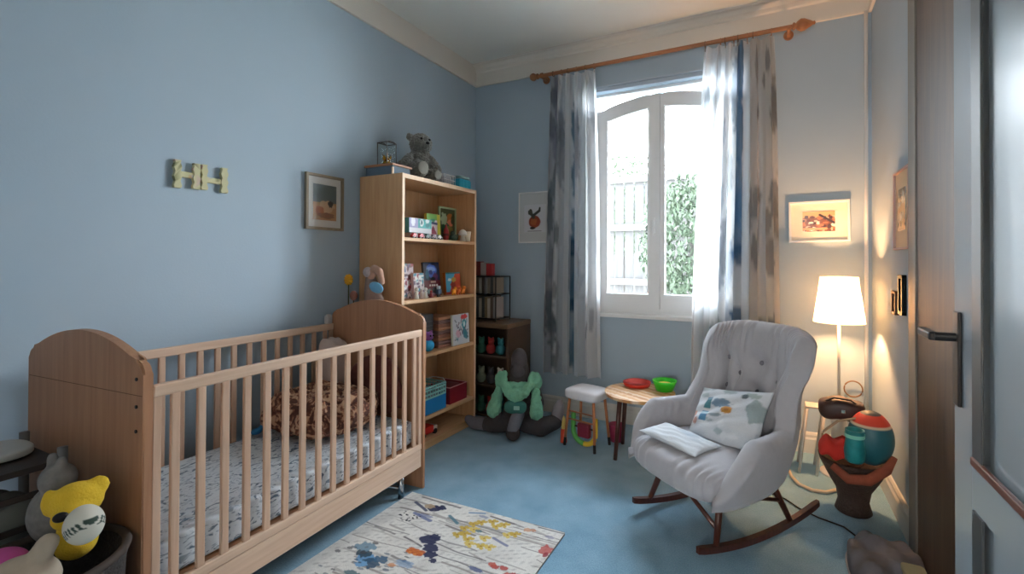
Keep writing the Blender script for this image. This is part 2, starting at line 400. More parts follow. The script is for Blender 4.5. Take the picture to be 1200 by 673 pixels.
def curtain(name, label, xt0, xt1, xb0, xb1, zb, folds, seed, painter, ringx, phase=0, zb1=None):
    t = thing(name, label, 'curtain', ((xt0+xt1)/2, 3.704, 0), 0, 'curtains at the window')
    cx = (xt0+xt1)/2; ztop = 3.045; nx, nz = 260, 70
    bm = bmesh.new(); g = []
    rr = random.Random(seed); ph = [rr.uniform(0, 6) for _ in range(6)]
    for j in range(nz+1):
        q = j/nz; row = []
        for i in range(nx+1):
            s = i/nx
            z0 = zb if zb1 is None else zb+(zb1-zb)*s
            z = ztop+(z0-ztop)*q
            e = q**.7
            x = (xt0+(xt1-xt0)*s)*(1-e)+(xb0+(xb1-xb0)*s)*e
            am = .026+.018*q
            w = math.sin(2*PI*folds*s+phase+.5*math.sin(ph[0]+5*s)+.35*math.sin(q*2.2+ph[1]+s*4))
            w = math.copysign(abs(w)**.8, w)
            y = -am*w-.008*math.sin(2*PI*folds*2.3*s+ph[2]+q*2)*(1-q*.4)
            x += .012*math.sin(2*PI*folds*s*2+phase)*(.3+q)+.01*math.sin(q*5+ph[3])*q
            y += .018*math.sin(s*7+ph[4])*q
            row.append(bm.verts.new((x-cx, y, z)))
        g.append(row)
    for j in range(nz):
        for i in range(nx): bm.faces.new((g[j][i], g[j][i+1], g[j+1][i+1], g[j+1][i]))
    c = obj('cloth', bm, CURT, t, True, recalc=False)
    u = np.tile(np.linspace(0, 1, nx+1), nz+1); v = np.repeat(np.linspace(0, 1, nz+1), nx+1)
    P = Paint(u*1.3, (1-v)*2.66, (238, 240, 242)); painter(P); setcol(c, P.c)
    hem = bmesh.new()
    for i, x in enumerate(ringx):
        r = bmesh.new(); pts = [(x-cx+.004*math.sin(i*2), .023*math.cos(a), 3.078+.004*x*.9+.023*math.sin(a)) for a in [2*PI*k/20 for k in range(20)]]
        tube(r, pts, .0035, 6, closed=True); tube(r, [(x-cx, 0, 3.055), (x-cx, -.004, 3.02)], .003, 6)
        obj('ring', r, M['rod'] if i % 2 else TAPE, t)
    return t
def blots(P, seed, n, cols, ru=(.03, .10), rv=(.06, .3), a=(.5, .95), W=1.3, H=2.66):
    r = random.Random(seed)
    for i in range(n):
        P.ell(r.uniform(0, W), r.uniform(0, H), r.uniform(*ru), r.uniform(*rv), r.choice(cols), r.uniform(*a), rag=.35, soft=.25, ang=r.uniform(-.2, .2))
def pl(P):
    P.rect(0, .19, 0, 3, (176, 182, 192), .7); P.rect(.19, .24, 0, 3, (196, 200, 206), .6)
    blots(P, 3, 14, [(128, 134, 146), (150, 150, 172), (108, 122, 128)], W=.25)
    blots(P, 9, 7, [(150, 160, 172), (190, 192, 200)], W=1.3)
    for z in (2.2, 1.75, 1.3, .75, .2): P.ell(.66, z, .06, .2, (92, 134, 158), .8, .3, .3)
    P.rect(.60, .69, .05, 1.1, (64, 110, 138), .6); P.rect(.60, .68, 1.05, 1.2, (30, 78, 108), .8)
    P.rect(.60, .68, .56, .66, (30, 82, 112), .8)
    blots(P, 5, 8, [(190, 192, 198), (200, 200, 204)], W=1.2)
    for k in range(5): P.line((.95+.06*k, .3+.04*k), (1.0+.05*k, .6), .012, (150, 152, 160), .6, .02)
def pr(P):
    blots(P, 21, 9, [(170, 178, 188), (190, 195, 200), (150, 160, 172)], W=.6)
    for z in (2.45, 2.0, 1.55, 1.3): P.ell(.70, z, .055, .26, (84, 124, 160), .9, .3, .3)
    P.ell(.62, 2.3, .06, .3, (120, 140, 158), .7, .3, .3)
    P.ell(.68, 1.08, .09, .10, (50, 96, 134), .85, .25, .2); P.ell(.68, .86, .08, .17, (205, 212, 218), .9, .2, .2); P.ell(.68, .62, .09, .09, (60, 100, 140), .85)
    P.rect(.86, 1.3, 0, 3, (196, 190, 184), .6)
    blots(P, 31, 22, [(118, 122, 126), (140, 136, 132), (96, 100, 108), (168, 164, 158)], W=.42, ru=(.03, .07), rv=(.05, .2)) if False else None
    r = random.Random(4)
    for i in range(20): P.ell(r.uniform(.88, 1.28), r.uniform(0, 2.6), r.uniform(.03, .07), r.uniform(.05, .2), r.choice([(124, 126, 130), (150, 146, 142), (108, 112, 120)]), .7, .35, .25)
    for i in range(12): P.ell(r.uniform(.3, .55), r.uniform(0, 2.6), r.uniform(.02, .05), r.uniform(.1, .25), r.choice([(140, 148, 156), (160, 166, 174)]), .6, .35, .25)
curtain('curtain', 'grey and white printed curtain with a teal stripe, left side of window', -1.815, -1.40, -1.87, -1.335, .385, 5.0, 2, pl, [-1.80, -1.72, -1.65, -1.57, -1.49, -1.405], phase=1.0)
curtain('curtain', 'grey and beige printed curtain with blue patches, right side of window', -.49, .0, -.60, .05, .33, 5.5, 6, pr, [-.485, -.375, -.335, -.275, -.25, -.18, -.14, -.02], phase=.4)

# ------------------------------------------------------------------ pictures on the walls
def picture(name, label, loc, rz, w, h, fw, d, framem, matcol, art, aw, ah, tilt=0, ay=0):
    t = thing(name, label, 'picture', loc, rz); t.rotation_euler = (0, tilt, rz)
    bm = bmesh.new()
    for (a, b, c, e) in ((-w/2, w/2, h/2-fw, h/2), (-w/2, w/2, -h/2, -h/2+fw), (-w/2, -w/2+fw, -h/2+fw, h/2-fw), (w/2-fw, w/2, -h/2+fw, h/2-fw)):
        box(bm, a, b, -d, 0, c, e, bev=.002)
    obj('frame', bm, framem, t)
    o = panel_box('mat_board', w-2*fw+.002, h-2*fw+.002, .006, 4, 4, lambda P: P.rect(-1, 9, -1, 9, matcol), matcol, t); o.location = (0, -.006, -h/2+fw-.001)
    o = panel_box('print', aw, ah, .003, 90, 90, art, (255, 255, 255), t, PAINTG); o.location = (0, -.0105, -ah/2+ay)
    return t
def art_left(P):
    P.rect(-1, 9, -1, 9, (78, 92, 92)); P.rect(-1, 9, -1, .115, (168, 128, 88))
    P.ell(.10, .09, .055, .04, (190, 160, 128), 1); P.ell(.13, .11, .02, .022, (40, 34, 34), 1); P.ell(.05, .06, .03, .03, (150, 90, 60), .9); P.ell(.10, .03, .06, .02, (110, 76, 60), .9)
picture('framed_picture', 'framed picture in a wood frame and white mat on the left wall near the bookcase', (XL+.001, 2.09, 1.767), PI/2, .283, .365, .018, .022, wood('greige frame wood', rgb(120, 108, 88), rgb(140, 126, 104), 'z'), (205, 205, 200), art_left, .175, .235)
def art_bird(P):
    P.rect(-1, 9, -1, 9, (214, 216, 222))
    P.ell(.11, .10, .062, .058, (140, 62, 44), 1, .1); P.ell(.10, .10, .035, .03, (168, 92, 56), 1, .3)
    P.ell(.065, .19, .022, .03, (60, 62, 58), 1, .2); P.line((.065, .19), (.10, .14), .016, (70, 70, 60)); P.line((.10, .16), (.16, .20), .013, (58, 62, 60)); P.line((.16, .20), (.165, .225), .01, (58, 62, 60))
    P.ell(.09, .04, .03, .012, (40, 36, 34), 1)
    P.line((.04, .012), (.18, .012), .004, (150, 150, 155))
picture('framed_picture', 'white framed print of a red-brown bird beside the left curtain', (-2.03, YB-.001, 1.795), 0, .345, .48, .012, .02, M['white'], (196, 200, 202), art_bird, .225, .26, ay=-.01)
def art_photo(P):
    P.rect(-1, 9, -1, 9, (206, 170, 120)); P.rect(-1, 9, -1, .10, (120, 70, 48))
    r = random.Random(3)
    for i in range(60): P.ell(r.uniform(0, .2), r.uniform(0, .11), r.uniform(.006, .018), r.uniform(.005, .014), r.choice([(60, 34, 30), (236, 224, 206), (180, 110, 70), (90, 50, 40), (210, 180, 150)]), 1)
    P.line((.11, .12), (.2, .06), .008, (50, 30, 26)); P.line((.0, .02), (.15, .02), .008, (226, 160, 110))
picture('framed_picture', 'white framed photograph above the lit lamp on the back wall', (.292, YB-.001, 1.677), 0, .385, .30, .016, .025, M['white'], (236, 228, 210), art_photo, .205, .145, tilt=-.01)
picture('framed_picture', 'white framed photograph on the right wall, half hidden by the dark jamb', (XR-.001, 2.92, 1.66), -PI/2, .31, .42, .012, .02, mat('rosy frame', rgb(196, 160, 150), .5), (222, 190, 150), lambda P: (P.rect(-1, 9, -1, 9, (150, 120, 90)), blots(P, 3, 20, [(90, 70, 60), (230, 210, 180), (180, 130, 80)], (.01, .03), (.01, .03), W=.15, H=.2)), .15, .22)
picture('small_dark_frame', 'larger dark plaque under the right-wall photograph', (XR-.001, 2.93, 1.213), -PI/2, .09, .21, .02, .02, M['black'], (70, 60, 52), lambda P: P.rect(-1, 9, -1, 9, (56, 44, 38)), .03, .14)
picture('small_dark_frame', 'smaller dark plaque beside the larger one on the right wall', (XR-.001, 3.08, 1.16), -PI/2, .09, .13, .015, .02, mat('brown frame', rgb(84, 56, 40), .5), (150, 120, 96), lambda P: P.rect(-1, 9, -1, 9, (96, 60, 46)), .03, .09)

# wooden letter sign on the left wall: H I I H with floral print
sign = thing('letter_sign', 'green and cream floral block letters hung on the left wall above the crib', 'wall sign', (XL, 1.36, 1.815), 0)
def art_sign(o, seed):
    co = vcoords(o); P = Paint(co[:, 1]+1, co[:, 2]+1, (196, 192, 150)); r = random.Random(seed)
    for i in range(22): P.ell(1+r.uniform(-.14, .14), 1+r.uniform(-.08, .08), r.uniform(.006, .016), r.uniform(.006, .014), r.choice([(120, 122, 78), (222, 216, 180), (190, 150, 90), (200, 170, 160), (168, 172, 176), (96, 90, 60)]), .9, .3)
    setcol(o, P.c)
def lump(y0, y1, z0, z1):
    bm = bmesh.new()
    pts = []
    n = 12; hy = (y1-y0)/2; cy = (y0+y1)/2
    outl = [(cy+hy*(1+.22*math.sin(k/n*3*PI*2)), z0+(z1-z0)*k/n) for k in range(n+1)]+[(cy-hy*(1+.22*math.sin(k/n*3*PI*2)), z0+(z1-z0)*k/n) for k in range(n, -1, -1)]
    prism(bm, outl, .0, .022, 'x')
    bmesh.ops.subdivide_edges(bm, edges=bm.edges[:], cuts=3, use_grid_fill=True)
    return bm
def letter(bms, seed):
    bm = bms[0]
    o = obj('letter', bm, PAINTED, sign); art_sign(o, seed); return o
for k, (y0, y1, z0, z1) in enumerate([(-.118, -.09, -.072, .068), (-.035, -.006, -.068, .064), (.002, .028, -.066, .066), (.096, .126, -.07, .066)]): letter([lump(y0, y1, z0, z1)], k)
for k, (y0, y1, z0, z1) in enumerate([(-.092, -.033, -.016, .014), (.026, .098, -.026, .004)]):
    bm = B(y0 and 0.002, .018, y0, y1, z0, z1, bev=.004); bmesh.ops.subdivide_edges(bm, edges=bm.edges[:], cuts=3, use_grid_fill=True)
    letter([bm], k+9)

# pipe in the corner
pipe = obj('heating_pipe', T([(.578, 3.775, 0), (.578, 3.775, 3.13)], .012, 12), M['white'], None, True); tag(pipe, 'thin white heating pipe running up the back right corner', 'pipe')

# ------------------------------------------------------------------ door on the right and its dark jamb
struct('trim_6', box(B(.575, .612, 1.95, 2.52, 0, 3.1, bev=.003), .585, .612, 1.4, 1.95, 0, 3.1), M['jamb'])
struct('trim_7', B(.568, .614, 2.522, 2.64, 0, 3.12, bev=.004), mat('grey painted architrave', rgb(112, 106, 98), .4))
dr = thing('door_1', 'x', 'd', (.5, .97, 0)); del dr['label']; del dr['category']; dr['kind'] = 'structure'
DW = .82
DP = mat('grey white door gloss', rgb(150, 158, 164), .22, coat=.4)
bm = B(0, .042, .68, DW, .012, 2.5, bev=.003); box(bm, 0, .042, 0, .12, .012, 2.5, bev=.003); box(bm, 0, .042, .12, .68, .70, .825); box(bm, 0, .042, .12, .68, 2.35, 2.5); box(bm, 0, .042, .12, .68, .012, .2)
obj('door_frame', bm, DP, dr)
bm = B(-.006, .0, .60, .665, .83, 2.35, bev=.002); box(bm, -.006, 0, .60, .665, .2, .70)
obj('dark_bead', bm, mat('dark grey bead', rgb(58, 62, 64), .4), dr)
obj('wood_bead', B(-.012, .0, .12, .66, .825, .848, bev=.003), mat('red brown bead', rgb(96, 52, 40), .4), dr)
obj('glass_panel', B(.012, .02, .12, .60, .83, 2.35), mat('frosted gloss glass', rgb(150, 160, 166), .24, spec=1.0, coat=.6), dr)
obj('lower_panel', B(.01, .024, .12, .66, .2, .70), DP, dr)
bm = B(-.010, 0, .755, .80, .955, 1.235, bev=.003)
hd = obj('handle_plate', bm, M['black'], dr)
bm = lathe(bmesh.new(), [(.013, -.06), (.013, -.008)], c=(0, .778, 1.158), axis='x', n=16); box(bm, -.075, -.05, .772, .90, 1.145, 1.171, bev=.006)
hl = obj('door_handle', bm, M['black'], hd)

# ------------------------------------------------------------------ bookcase
bk = thing('bookcase', 'tall open birch bookcase against the left wall near the corner', 'bookcase', (-2.694, 2.369, 0))
DX, LY, HZ = .40, .859, 1.984
th = .022
obj('side_panel', B(0, DX, 0, th, 0, HZ), M['birch'], bk); obj('side_panel', B(0, DX, LY-th, LY, 0, HZ), M['birch'], bk)
obj('top_board', B(0, DX-.002, th, LY-th, HZ-.03, HZ), M['birchy'], bk)
obj('back_panel', B(0, .006, th, LY-th, .05, HZ-.03), M['backp'], bk)
SH = [.062, .24, .70, 1.105, 1.545]
for z in SH: obj('shelf', B(.006, DX-.004, th, LY-th, z-.024, z), M['birchy'], bk)
obj('plinth', B(DX-.03, DX-.012, th, LY-th, 0, .038), M['birchy'], bk)
for y in (0, LY-th): obj('edge_strip', B(DX, DX+.0025, y, y+th, 0, HZ), M['edge'], bk)
obj('edge_strip', B(DX-.002, DX+.0005, th, LY-th, HZ-.03, HZ), M['edge'], bk)

FACE = PI/2   # panel_box local -y -> +x world when rotated +90deg
def standup(name, label, cat, x, y, z, w, h, d, art, side=(230, 225, 215), rz=0, lean=0, group=None, n=40, m=None):
    o = panel_box(name, w, h, d, n, n, art, side, None, m)
    o.location = (x, y, z+d/2*math.sin(lean)); o.rotation_euler = Euler((-lean, 0, PI/2+rz)); return tag(o, label, cat, group)
# --- top of bookcase
HT = HZ+.001
bx = thing('wooden_box', 'flat box with an orange wood lid on top of the bookcase, under the lantern', 'box', (-2.52, 2.467, HT))
obj('tray', B(-.13, .125, -.085, .085, 0, .062, bev=.003), mat('slate blue box', rgb(84, 104, 120), .6, var=.1), bx)
obj('lid', B(-.14, .135, -.095, .095, .062, .078, bev=.004), M['rod'], bx)
obj('corner_post', B(.118, .13, -.09, -.078, 0, .05), M['edge'], bx)
lt = thing('lantern', 'black wire and glass lantern with a gold ornament inside, on the flat box', 'lantern', (-2.53, 2.46, HT+.079))
bm = bmesh.new(); a = .045; hh = .165
for sx in (-a, a):
    for sy in (-a, a): tube(bm, [(sx, sy, 0), (sx, sy, hh)], .0032, 6)
for z in (.003, hh):
    tube(bm, [(-a, -a, z), (a, -a, z), (a, a, z), (-a, a, z)], .0035, 6, closed=True)
for sx in (-a, a): tube(bm, [(sx, -a, hh), (sx, -a*.4, hh+.008), (sx, a*.4, hh+.008), (sx, a, hh)], .0035, 6)
obj('wire_frame', bm, M['black'], lt)
bm = bmesh.new(); g2 = .042
for (p, q) in (((-g2, -g2), (g2, -g2+.002)), ((-g2, g2-.002), (g2, g2)), ((-g2, -g2), (-g2+.002, g2)), ((g2-.002, -g2), (g2, g2))): box(bm, p[0], q[0], p[1], q[1], .008, hh-.006)
obj('glass_panel', bm, glassmat(1.06, 'thin lantern glass'), lt)
bm = bmesh.new(); rr = random.Random(2)
ell(bm, (0, 0, .022), (.03, .03, .02))
for k in range(9):
    an = k*.7; tube(bm, [(0, 0, .02), (.02*math.cos(an), .02*math.sin(an), .05), (.032*math.cos(an), .032*math.sin(an), .06+.004*(k % 3)*4)], [.006, .009, .002], 6)
obj('ornament', bm, mat('gold metal', rgb(214, 160, 60), .25, metal=1), lt, True)

FUR = mat('grey plush fur', rgb(112, 112, 106), 1.0, var=.35, scale=60, bump=1.0, bscale=160, sheen=.5)
bear = thing('teddy_bear', 'shaggy grey plush bear sitting on top of the bookcase', 'soft toy', (-2.52, 2.75, HT), R_(-20)); bear.scale = (1.06, 1.06, 1.12)
shag = bpy.data.textures.new('shaggy fur', 'CLOUDS'); shag.noise_scale = .012; shag.noise_depth = 2
bm = bmesh.new()
ell(bm, (0, .02, .12), (.09, .095, .12)); ell(bm, (.01, .03, .275), (.078, .082, .076)); ell(bm, (.075, .03, .252), (.038, .042, .034)); ell(bm, (0, .03, .20), (.07, .075, .05))
ell(bm, (-.015, -.045, .32), (.018, .026, .026)); ell(bm, (-.015, .105, .305), (.018, .026, .028))
limb(bm, [(.02, -.06, .16), (.06, -.13, .10), (.09, -.19, .055)], [.038, .036, .034]); limb(bm, [(.03, .09, .17), (.10, .11, .10), (.12, .10, .05)], [.036, .034, .032])
limb(bm, [(.02, -.03, .065), (.10, -.05, .06), (.135, -.05, .075)], [.06, .05, .062]); limb(bm, [(.02, .05, .06), (.11, .06, .045), (.14, .07, .045)], [.055, .045, .045])
o = blob('body', bm, FUR, bear, .006, 2)
dm = o.modifiers.new('d', 'DISPLACE'); dm.texture = shag; dm.strength = .022; dm.mid_level = .5
bm = bmesh.new(); ell(bm, (.112, .03, .268), (.01, .015, .010)); obj('nose', bm, M['black'], bear, True)
for y in (-.002, .062):
    bm = bmesh.new(); ell(bm, (.080, y, .300), .0085); obj('eye', bm, M['black'], bear, True)
PAD = mat('pale grey paw', rgb(150, 150, 142), 1, var=.1, scale=40)
bm = bmesh.new(); ell(bm, (.197, -.05, .078), (.008, .040, .044)); obj('paw_pad', bm, PAD, bear, True)
bm = bmesh.new(); ell(bm, (.184, .072, .046), (.006, .030, .030)); obj('paw_pad', bm, PAD, bear, True)
# wire basket
wb = thing('wire_basket', 'white wire basket with cloth inside, beside the plush bear on the bookcase', 'basket', (-2.45, 2.965, HT))
bm = bmesh.new(); a, b2 = .085, .07
for z in (.006, .05, .09):
    tube(bm, [(-a, -b2, z), (a, -b2, z), (a, b2, z), (-a, b2, z)], .003, 6, closed=True)
for k in range(9):
    x = -a+2*a*k/8
    for y in (-b2, b2): tube(bm, [(x, y, .004), (x, y, .09)], .002, 5)
    y = -b2+2*b2*k/8
    for x2 in (-a, a): tube(bm, [(x2, y, .004), (x2, y, .09)], .002, 5)
obj('wire_frame', bm, mat('white wire', rgb(220, 222, 222), .4), wb)
bm = bmesh.new(); superell(bm, (0, 0, .05), (.078, .062, .046), .6, .5, fn=lambda p, x, y, z: p+Vector((0, 0, .012*math.sin(9*x+5*y)*(z > 0)))); obj('cloth_lining', bm, mat('pale cloth', rgb(170, 178, 186), .9, var=.2, scale=30), wb, True)
tb = thing('storage_box', 'turquoise ribbed plastic box at the far end of the bookcase top', 'box', (-2.42, 3.13, HT))
bm = B(-.085, .085, -.07, .07, 0, .08, bev=.006)
for k in range(9):
    y = -.062+.0155*k; box(bm, .083, .089, y, y+.008, .006, .07, bev=.001)
for k in range(10):
    x = -.075+.0165*k; box(bm, x, x+.008, -.074, -.068, .006, .07, bev=.001)
obj('tub', bm, mat('turquoise plastic', rgb(40, 160, 186), .4), tb)
bm = bmesh.new(); superell(bm, (0, 0, .094), (.088, .075, .014), .4, .4); obj('lid', bm, mat('teal grey lid', rgb(130, 160, 160), .5, var=.2, scale=30), tb, True)

# --- shelf 1 (z=1.545)
Z1 = SH[4]+.001
def A_dino(P):
    P.rect(-1, 9, -1, 9, (70, 176, 176)); P.rect(0, .09, .0, .13, (160, 164, 204)); P.rect(-1, 9, -1, .035, (222, 226, 232))
    P.ell(.04, .08, .022, .035, (236, 238, 246)); P.ell(.13, .08, .02, .032, (226, 240, 240)); P.ell(.128, .078, .01, .018, (50, 120, 130)); P.ell(.19, .09, .02, .016, (226, 240, 240)); P.ell(.19, .06, .022, .016, (40, 130, 132)); P.rect(0, .09, .115, .2, (70, 150, 130))
standup('game_box', 'teal and lilac picture box lying at the near end of the top shelf', 'box', -2.40, 2.62, Z1+.042, .235, .105, .09, A_dino, (60, 140, 150))
cars = [((190, 40, 44), 2.53, 'red'), ((196, 30, 60), 2.60, 'crimson'), ((60, 96, 92), 2.67, 'dark teal'), ((150, 130, 140), 2.735, 'mauve'), ((214, 216, 214), 2.80, 'white')]
for c, y, nm in cars:
    t = thing('toy_car', 'small %s toy car in the row at the front of the top shelf' % nm, 'toy car', (-2.335, y, Z1), 0, 'toy cars on the top shelf')
    bm = bmesh.new(); prism(bm, [(-.026, .008), (.026, .008), (.027, .02), (.014, .024), (.009, .036), (-.013, .036), (-.018, .023), (-.027, .02)], -.012, .012, 'x'); obj('car_body', bm, mat('toy paint '+nm, rgb(*c), .3), t)
    for wy in (-.015, .015): obj('wheel', lathe(bmesh.new(), [(.008, -.014), (.008, .014)], c=(0, wy, .008), axis='x', n=14), M['black'], t)
standup('low_box', 'pale wooden plinth box under the picture box on the top shelf', 'box', -2.40, 2.62, Z1, .20, .04, .08, lambda P: P.rect(-1, 9, -1, 9, (150, 140, 136)), (150, 140, 136))
cy = obj('brown_canister', lathe(bmesh.new(), [(.04, 0), (.042, .004), (.042, .15), (.039, .154), (.034, .15), (.03, .15)], c=(-2.56, 2.585, Z1), n=28), mat('brown tin', rgb(92, 62, 54), .5, var=.1), None, True); tag(cy, 'dark brown cylindrical tin at the back of the top shelf', 'tin')
def A_green(P):
    P.rect(-1, 9, -1, 9, (126, 192, 92)); P.rect(.12, 1, -1, 9, (206, 196, 60)); P.rect(.02, .12, .03, .155, (224, 214, 222))
    P.line((.015, .135), (.115, .13), .009, (40, 60, 110)); P.ell(.068, .155, .03, .012, (60, 150, 110)); P.mix(((P.v-.045 > 0) & (np.abs(P.u-.068) < (.115-P.v)*.62) & (P.v < .115)).astype(float), (140, 28, 60))
    P.rect(-1, 9, -1, .022, (200, 200, 190))
standup('picture_book', 'green and yellow picture book with a red triangle standing on the top shelf', 'book', -2.43, 2.845, Z1, .155, .205, .025, A_green, (214, 190, 70), lean=.06)
def A_frame(P):
    P.rect(-1, 9, -1, 9, (70, 78, 52)); P.ell(.13, .17, .05, .05, (150, 96, 50)); P.ell(.13, .14, .035, .03, (206, 120, 90)); P.ell(.07, .09, .06, .05, (40, 84, 62)); P.ell(.12, .06, .06, .05, (122, 112, 60)); P.ell(.17, .17, .03, .05, (50, 60, 40)); P.ell(.05, .17, .04, .05, (140, 160, 130))
pf = picture('photo_frame', 'pale green framed picture leaning at the back of the top shelf', (-2.50, 3.09, Z1+.145), PI/2, .22, .285, .012, .02, mat('pale green frame', rgb(150, 172, 136), .5), (110, 120, 90), A_frame, .19, .255)
pf.rotation_euler = Euler((0, 0, PI/2)); pf['category'] = 'picture frame'
fig = thing('figurine', 'red bottle-shaped figurine in front of the green frame on the top shelf', 'figurine', (-2.42, 2.99, Z1))
bm = lathe(bmesh.new(), [(.016, 0), (.02, .01), (.023, .05), (.02, .09), (.008, .11), (.007, .13), (.002, .135)], n=20); obj('body', bm, mat('red ceramic', rgb(168, 44, 52), .35), fig, True)
bm = lathe(bmesh.new(), [(.0235, .04), (.0245, .05), (.0235, .06)], n=20, cap=False); obj('band', bm, mat('dark red', rgb(90, 20, 30), .4), fig, True)
fg = thing('figurine', 'dark green low figurine between the red figurine and the white mushroom', 'figurine', (-2.38, 3.04, Z1))
bm = bmesh.new(); ell(bm, (0, 0, .03), (.025, .05, .03)); ell(bm, (.01, -.03, .065), (.02, .02, .02)); limb(bm, [(0, .03, .04), (0, .06, .06)], [.014, .006]); blob('body', bm, mat('dark green glaze', rgb(44, 66, 50), .4), fg, .005)
mu = thing('mushroom_ornament', 'white mushroom ornament on the top shelf', 'ornament', (-2.35, 3.118, Z1))
obj('stem', lathe(bmesh.new(), [(.022, 0), (.024, .01), (.016, .035), (.015, .055)], n=24), mat('cream ceramic', rgb(214, 206, 190), .4), mu, True)
obj('cap', lathe(bmesh.new(), [(.014, .05), (.034, .052), (.036, .062), (.026, .088), (.008, .1), (.002, .101)], n=24), mat('white ceramic', rgb(226, 224, 216), .35), mu, True)
cp = obj('cup', lathe(bmesh.new(), [(.018, 0), (.02, .002), (.029, .085), (.026, .085), (.017, .006), (.002, .006)], c=(-2.34, 3.172, Z1), n=28), mat('cream cup glaze', rgb(232, 222, 200), .35), None, True); tag(cp, 'small cream tapered cup at the far end of the top shelf', 'cup')

# --- shelf 2 (z=1.105)
Z2 = SH[3]+.001
def confetti(seed, base, cols, n=60, W=.2, H=.3, s=(.006, .02)):
    def f(P):
        P.rect(-1, 9, -1, 9, base); r = random.Random(seed)
        for i in range(n): P.ell(r.uniform(0, W), r.uniform(0, H), r.uniform(*s), r.uniform(*s), r.choice(cols), .95, .25)
    return f
standup('comic_album', 'white album with red and blue print, upright at the near end of the second shelf', 'book', -2.42, 2.535, Z2, .15, .255, .03, confetti(4, (206, 190, 196), [(150, 50, 66), (60, 84, 130), (230, 230, 232), (110, 70, 80), (60, 120, 130)], 70, .15, .26), (210, 190, 190), lean=.04)
standup('comic_album', 'lower album with red and blue print leaning beside the taller one, second shelf', 'book', -2.385, 2.635, Z2, .11, .185, .025, confetti(8, (214, 200, 200), [(150, 40, 60), (70, 150, 170), (236, 236, 232), (90, 60, 90)], 50, .11, .18), (200, 180, 190), lean=.08)
for i, (y, c, h, nm) in enumerate([(2.56, (226, 222, 214), .085, 'white'), (2.61, (190, 170, 160), .07, 'beige'), (2.655, (222, 220, 214), .08, 'ivory'), (2.715, (140, 50, 54), .055, 'red')]):
    f = thing('peg_figure', '%s peg figure in the row at the front of the second shelf' % nm, 'figurine', (-2.335, y, Z2), 0, 'peg figures on the second shelf')
    obj('body', lathe(bmesh.new(), [(.016, 0), (.017, .004), (.010, h*.6), (.006, h*.66)], n=18), mat('peg '+nm, rgb(*c), .5), f, True)
    bm = bmesh.new(); ell(bm, (0, 0, h*.82), h*.17); obj('head', bm, mat('peg head '+nm, tuple(min(1, v*1.1) for v in rgb(*c)[:3])+(1,), .5), f, True)
def A_dark(P):
    P.rect(-1, 9, -1, 9, (26, 30, 60)); P.ell(.09, .20, .06, .05, (60, 96, 190)); P.ell(.09, .21, .05, .02, (130, 160, 220)); P.ell(.08, .185, .02, .02, (30, 40, 110)); P.ell(.04, .17, .02, .04, (40, 100, 130))
    P.rect(-1, 9, -1, .125, (104, 26, 34)); P.ell(.13, .15, .03, .03, (90, 40, 90)); P.ell(.1, .135, .03, .012, (20, 18, 20))
    for k in range(4): P.rect(.055+.025*k, .073+.025*k, .078, .092, (232, 226, 218))
    P.rect(.07, .13, .105, .113, (216, 180, 170)); P.ell(.05, .035, .03, .02, (120, 150, 140)); P.ell(.11, .04, .03, .025, (20, 30, 40))
standup('picture_book', 'dark blue and deep red book standing in the middle of the second shelf', 'book', -2.43, 2.845, Z2, .185, .265, .02, A_dark, (20, 20, 26), lean=.12, m=PAINTG)
def A_orange(P):
    P.rect(-1, 9, -1, 9, (60, 160, 200)); P.mix((P.u-.08+(.09-P.v)*.5 > 0).astype(float), (196, 74, 40)); P.ell(.09, .08, .03, .03, (150, 50, 34)); P.ell(.05, .12, .025, .012, (190, 224, 226)); P.rect(-1, 9, .168, .2, (20, 110, 120)); P.ell(.1, .12, .03, .02, (180, 150, 60)); P.rect(-1, 9, -1, .02, (170, 60, 40))
standup('picture_book', 'blue and orange picture book at the far end of the second shelf', 'book', -2.41, 3.065, Z2, .19, .18, .03, A_orange, (200, 110, 50), lean=.08)
for i, (y, c, nm) in enumerate([(2.985, (240, 160, 40), 'yellow'), (3.045, (226, 110, 40), 'orange'), (3.105, (240, 140, 50), 'amber')]):
    f = thing('toy_animal', 'small %s toy animal in front of the blue and orange book' % nm, 'toy', (-2.335, y, Z2), 0, 'little animals on the second shelf')
    bm = bmesh.new(); ell(bm, (0, 0, .028), (.018, .022, .02)); ell(bm, (.006, .012, .052), (.014, .015, .014)); limb(bm, [(0, -.014, .02), (0, -.016, .006)], [.008, .007]); limb(bm, [(0, .014, .02), (0, .016, .006)], [.008, .007])
    ell(bm, (.004, .004, .064), .006); ell(bm, (.004, .022, .064), .006)
    blob('body', bm, mat('toy '+nm, rgb(*c), .5), f, .004, 2)
f = thing('toy_robot', 'small blue-grey toy figure in front of the dark book on the second shelf', 'toy', (-2.335, 2.80, Z2))
obj('body', B(-.014, .014, -.02, .02, .022, .058, bev=.004), mat('toy blue grey', rgb(60, 84, 110), .4), f); obj('head', B(-.011, .011, -.013, .013, .06, .084, bev=.004), mat('toy white', rgb(190, 200, 206), .4), f)
for y in (-.013, .003): obj('leg', B(-.008, .008, y, y+.01, 0, .024, bev=.002), mat('toy black', rgb(30, 34, 40), .4), f)

